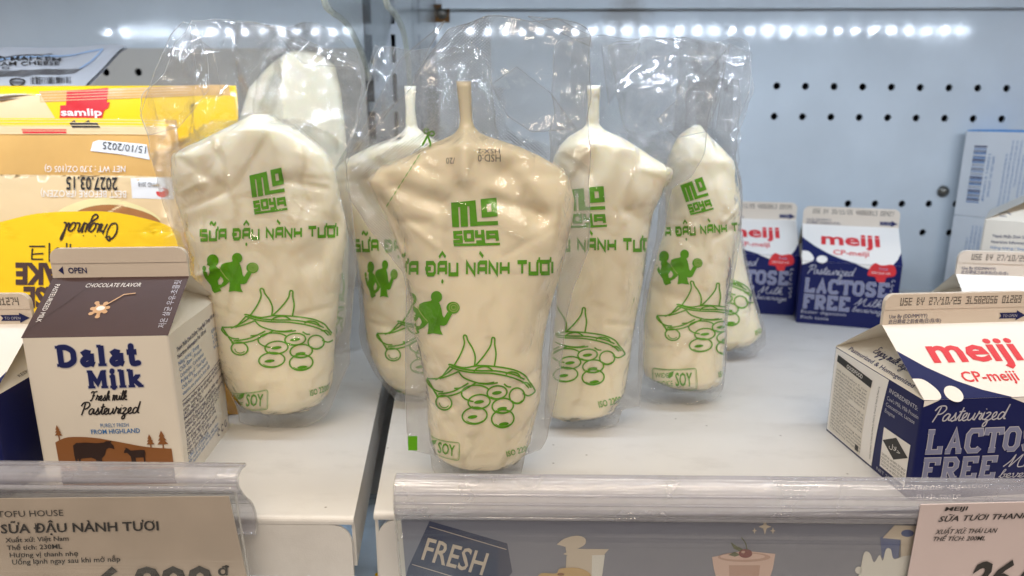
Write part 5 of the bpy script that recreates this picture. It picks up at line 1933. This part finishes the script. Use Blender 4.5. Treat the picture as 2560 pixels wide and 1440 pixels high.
# ------------------------------------------------------------------ clear label rails on the shelf fronts, and what they hold
def rail(label, x_end, x_far, prof, panel, loc_y, hook):
    t = thing('label_rail', label, 'label rail', (x_end, loc_y, 0), group='clear label rails')

    def ext(m, poly, th, mt):
        P = [np.array(p, float) for p in poly]
        n = len(P)
        up, dn = [], []
        for i in range(n):
            d = P[min(i + 1, n - 1)] - P[max(i - 1, 0)]
            d /= np.linalg.norm(d)
            nn = np.array([-d[1], d[0]]) * th / 2
            up.append(tuple(P[i] + nn))
            dn.append(tuple(P[i] - nn))
        loop = up + dn[::-1]
        m.prism([(a - loc_y, c) for a, c in loop], lambda a, c, tt: (tt, a, c), 0, x_far - x_end, mt, None)
    m = MB()
    ext(m, prof, 1.3, 'rail_plastic')
    m.build('rail_profile', t, True, angle=30, normals=True)
    m = MB()
    ext(m, panel, 0.9, 'acrylic')
    m.build('label_window', t, normals=True)
    # raised bead along the profile edges and clean cut end
    m = MB()
    s = 1 if x_far > x_end else -1
    for (a, c, r_) in hook:
        m.sweep([(0, a - loc_y, c), (x_far - x_end, a - loc_y, c)], r_, 'rail_plastic')
    m.sweep([(0, a - loc_y, c) for a, c in prof], .55, 'film_rim', 6)
    m.sweep([(0, a - loc_y, c) for a, c in panel], .5, 'film_rim', 6)
    m.build('rail_bead', t, True)


rail('clear plastic label rail holding the dirty price label on the left shelf', -110, -620,
     spline([(254, 27), (250, 27.4), (246.5, 26.6), (245, 25), (246, 21), (251, 14), (254.5, 10.5), (257.5, 6), (259, 1), (258.5, -4), (256.5, -6)], 4), [(242.6, 22.0), (243.6, 10), (246.8, -18.2), (251.5, -60)], 250,
     [(246.0, 24.0, .9), (248.0, 18.0, .8), (253.6, 26.8, .9), (244.2, 21.6, 1.1)])
rail('long clear plastic label rail in front of the frontmost pouch on the right shelf', -50, 640,
     spline([(253.5, 23.5), (249.5, 22.2), (247.2, 19), (246.2, 15), (246.6, 11), (250, 6), (255, 3), (259, 0), (260, -5), (258, -8)], 4), [(247.2, 9.0), (248.2, 2), (252.6, -23), (258, -60)], 252,
     [(253.2, 23.3, .8), (247.0, 18.6, .8), (246.0, 15.2, .6), (246.6, 11.6, .9), (247.6, 8.4, 1.0)])


def flat_label(name, label, cat, m, outline, top, bot, back, texts, art=None, group=None):
    """paper standing in the window between heights; outline in photo pixels"""
    y0, z0 = top
    y1, z1 = bot
    n = np.array([0, z0 - z1, -(y0 - y1)])
    n = n / np.linalg.norm(n)
    n = n if n[1] < 0 else -n
    org = np.array([0, y0, z0])
    base = None

    def P3(px, py, off=0.0):
        d = ray(px, py)
        k = np.dot(org - CC, n) / np.dot(d, n)
        return CC + d * k + n * off
    base = P3(*outline[0])
    b = MB()
    pts = [P3(*p) - base for p in outline]
    k = len(pts)
    tri = tessellate_polygon([[Vector((p[0], p[2], 0)) for p in pts]])
    b.add([p for p in pts] + [p - n * .35 for p in pts], [tuple(t) for t in tri] + [tuple(i + k for i in t[::-1]) for t in tri] + [(i, (i + 1) % k, k + (i + 1) % k, k + i) for i in range(k)], m)
    if art:
        for vs, ts, mm, l in art.items:
            b.add([P3(p[0], p[1], .1 + .06 * l) - base for p in vs], ts, mm)
    for tx, mm, TL, TR, BL, bo, sh in texts:
        TL, TR, BL = [np.array(q, float) for q in (TL, TR, BL)]
        for vs, ts, m2, l in vtext(tx, mm, bo, sh).items:
            b.add([P3(*(TL + p[0] * (TR - TL) + p[1] * (BL - TL)), .35) - base for p in vs], ts, m2)
    o = b.build(name, None, False, base)
    tag(o, label, cat, group)
    return o


LT, LB = (244.0, 20.5), (247.9, -18.2)
flat_label('price_label', 'dirty beige paper price label in the left rail with large dark numerals', 'price label', 'paper_label',
           [(-160, 1248), (572, 1241), (625, 1480), (-160, 1480)], LT, LB, 1,
           [('TOFU HOUSE', 'ink_black', (-6, 1276), (158, 1272), (-4, 1292), .0, 0), ('SỮA ĐẬU NÀNH TƯƠI', 'ink_black', (2, 1309), (396, 1301), (4, 1332), .02, 0),
            ('Xuất xứ: Việt Nam', 'ink_black', (14, 1343), (172, 1338), (15, 1355), .012, 0), ('Thể tích: 230ML', 'ink_black', (18, 1362), (156, 1358), (19, 1374), .012, 0),
            ('Hương vị thanh nhẹ', 'ink_black', (25, 1380), (196, 1376), (26, 1392), .012, 0), ('Uống lạnh ngay sau khi mở nắp', 'ink_black', (31, 1397), (301, 1389), (32, 1410), .012, 0),
            ('6.800', 'ink_black', (240, 1416), (532, 1412), (246, 1490), .03, 0), ('đ', 'ink_black', (545, 1413), (573, 1412), (546, 1437), .03, 0)])
RT, RB = (248.9, 7.6), (254.0, -23)
A = Art()
A.poly([(1074, 1302), (1268, 1358), (1281, 1430), (1240, 1480), (1014, 1448), (1020, 1420)], 'strip_navy')
A.stroke([(1074, 1316), (1266, 1373)], 1.6, 'strip_cream', 1)
A.stroke([(1030, 1410), (1180, 1455)], 1.6, 'strip_cream', 1)
# yoghurt pot with peeled lid
A.poly([(1408, 1384), (1432, 1371), (1522, 1372), (1510, 1386), (1424, 1390)], 'strip_cream', 2)
A.poly([(1416, 1389), (1512, 1386), (1500, 1480), (1412, 1480)], 'strip_cream', 1)
A.poly([(1480, 1387), (1512, 1386), (1500, 1480), (1478, 1480)], 'paper_white', 2)
A.poly(spline([(1392, 1360), (1410, 1346), (1440, 1338), (1462, 1344), (1462, 1360), (1440, 1372), (1418, 1380), (1414, 1366)], 4), 'strip_cream', 3)
A.poly(spline([(1340, 1450), (1352, 1432), (1390, 1432), (1400, 1420), (1440, 1418), (1470, 1428), (1480, 1450), (1470, 1480), (1340, 1480)], 4), 'strip_cookie', 4)
for x, y in ((1402, 1434), (1440, 1446), (1380, 1450)):
    A.ell(x, y, 9, 4, 'ink_hill', 5, n=12)
# dessert glass with cherry
A.poly([(1780, 1392), (1860, 1376), (1938, 1384), (1932, 1420), (1912, 1480), (1800, 1480), (1784, 1420)], 'strip_pink', 1)
A.poly([(1822, 1412), (1900, 1412), (1892, 1480), (1824, 1480)], 'strip_pink_dark', 2)
A.ell(1860, 1392, 66, 12, 'strip_pink_dark', 2)
A.ell(1856, 1390, 56, 8, 'strip_pink', 3)
A.poly([(1858, 1372), (1842, 1364), (1826, 1354), (1834, 1370), (1850, 1378)], 'strip_leaf', 4)
A.poly([(1852, 1386), (1836, 1378), (1820, 1386), (1836, 1390)], 'strip_leaf', 4)
A.ell(1863, 1382, 17, 11, 'strip_cherry', 5)
A.ell(1857, 1378, 5, 3, 'strip_pink_dark', 6)
A.stroke(spline([(1853, 1342), (1863, 1356), (1867, 1374)], 5), 2.4, 'strip_leaf', 5)
for x, y, k in ((1912, 1316, 20), (1932, 1326, 9), (1886, 1326, 8)):
    A.poly([(x, y - k), (x + k * .22, y - k * .22), (x + k * .8, y), (x + k * .22, y + k * .22), (x, y + k), (x - k * .22, y + k * .22), (x - k * .8, y), (x - k * .22, y - k * .22)], 'strip_cream', 1)
# milk carton picture and splash
A.poly([(2200, 1343), (2252, 1328), (2252, 1394), (2204, 1394)], 'strip_blue', 1)
A.poly([(2252, 1328), (2300, 1330), (2300, 1390), (2246, 1394)], 'strip_cream', 1)
A.poly([(2236, 1312), (2300, 1314), (2300, 1346), (2250, 1348), (2206, 1344)], 'strip_cream', 2)
A.ell(2268, 1332, 16, 9, 'strip_blue', 3)
A.poly(spline([(2134, 1480), (2150, 1420), (2160, 1380), (2174, 1382), (2184, 1404), (2198, 1386), (2206, 1400), (2214, 1372), (2226, 1372), (2234, 1396), (2262, 1388), (2290, 1396), (2292, 1480)], 5), 'paper_white', 4)
A.ell(2146, 1424, 9, 9, 'paper_white', 4)
flat_label('promotion_strip', 'grey printed strip with a navy tag and dessert pictures in the right rail', 'promotion strip', 'strip_grey',
           [(1003, 1300), (2400, 1274), (2380, 1480), (1018, 1480)], RT, RB, 1, [('FRESH', 'strip_cream', (1071, 1340), (1224, 1380), (1053, 1396), .012, 0)], A)
flat_label('price_label', 'pale pink paper price label in the right rail, over the grey strip', 'price label', 'paper_label_pink',
           [(2302, 1262), (2760, 1250), (2760, 1480), (2262, 1480)], (RT[0] - 3.4, RT[1] + 4), (RB[0] - 2.6, RB[1]), 1,
           [('MEIJI', 'ink_black', (2360, 1266), (2420, 1264), (2360, 1276), .02, .2), ('SỮA TƯƠI THANH TRÙNG', 'ink_black', (2348, 1289), (2680, 1275), (2344, 1303), .015, .2),
            ('XUẤT XỨ: THÁI LAN', 'ink_black', (2340, 1322), (2494, 1318), (2336, 1334), .012, .2), ('THỂ TÍCH: 200ML', 'ink_black', (2334, 1340), (2464, 1338), (2331, 1351), .012, .2),
            ('26.000', 'ink_black', (2430, 1402), (2720, 1392), (2404, 1480), .03, .2)])
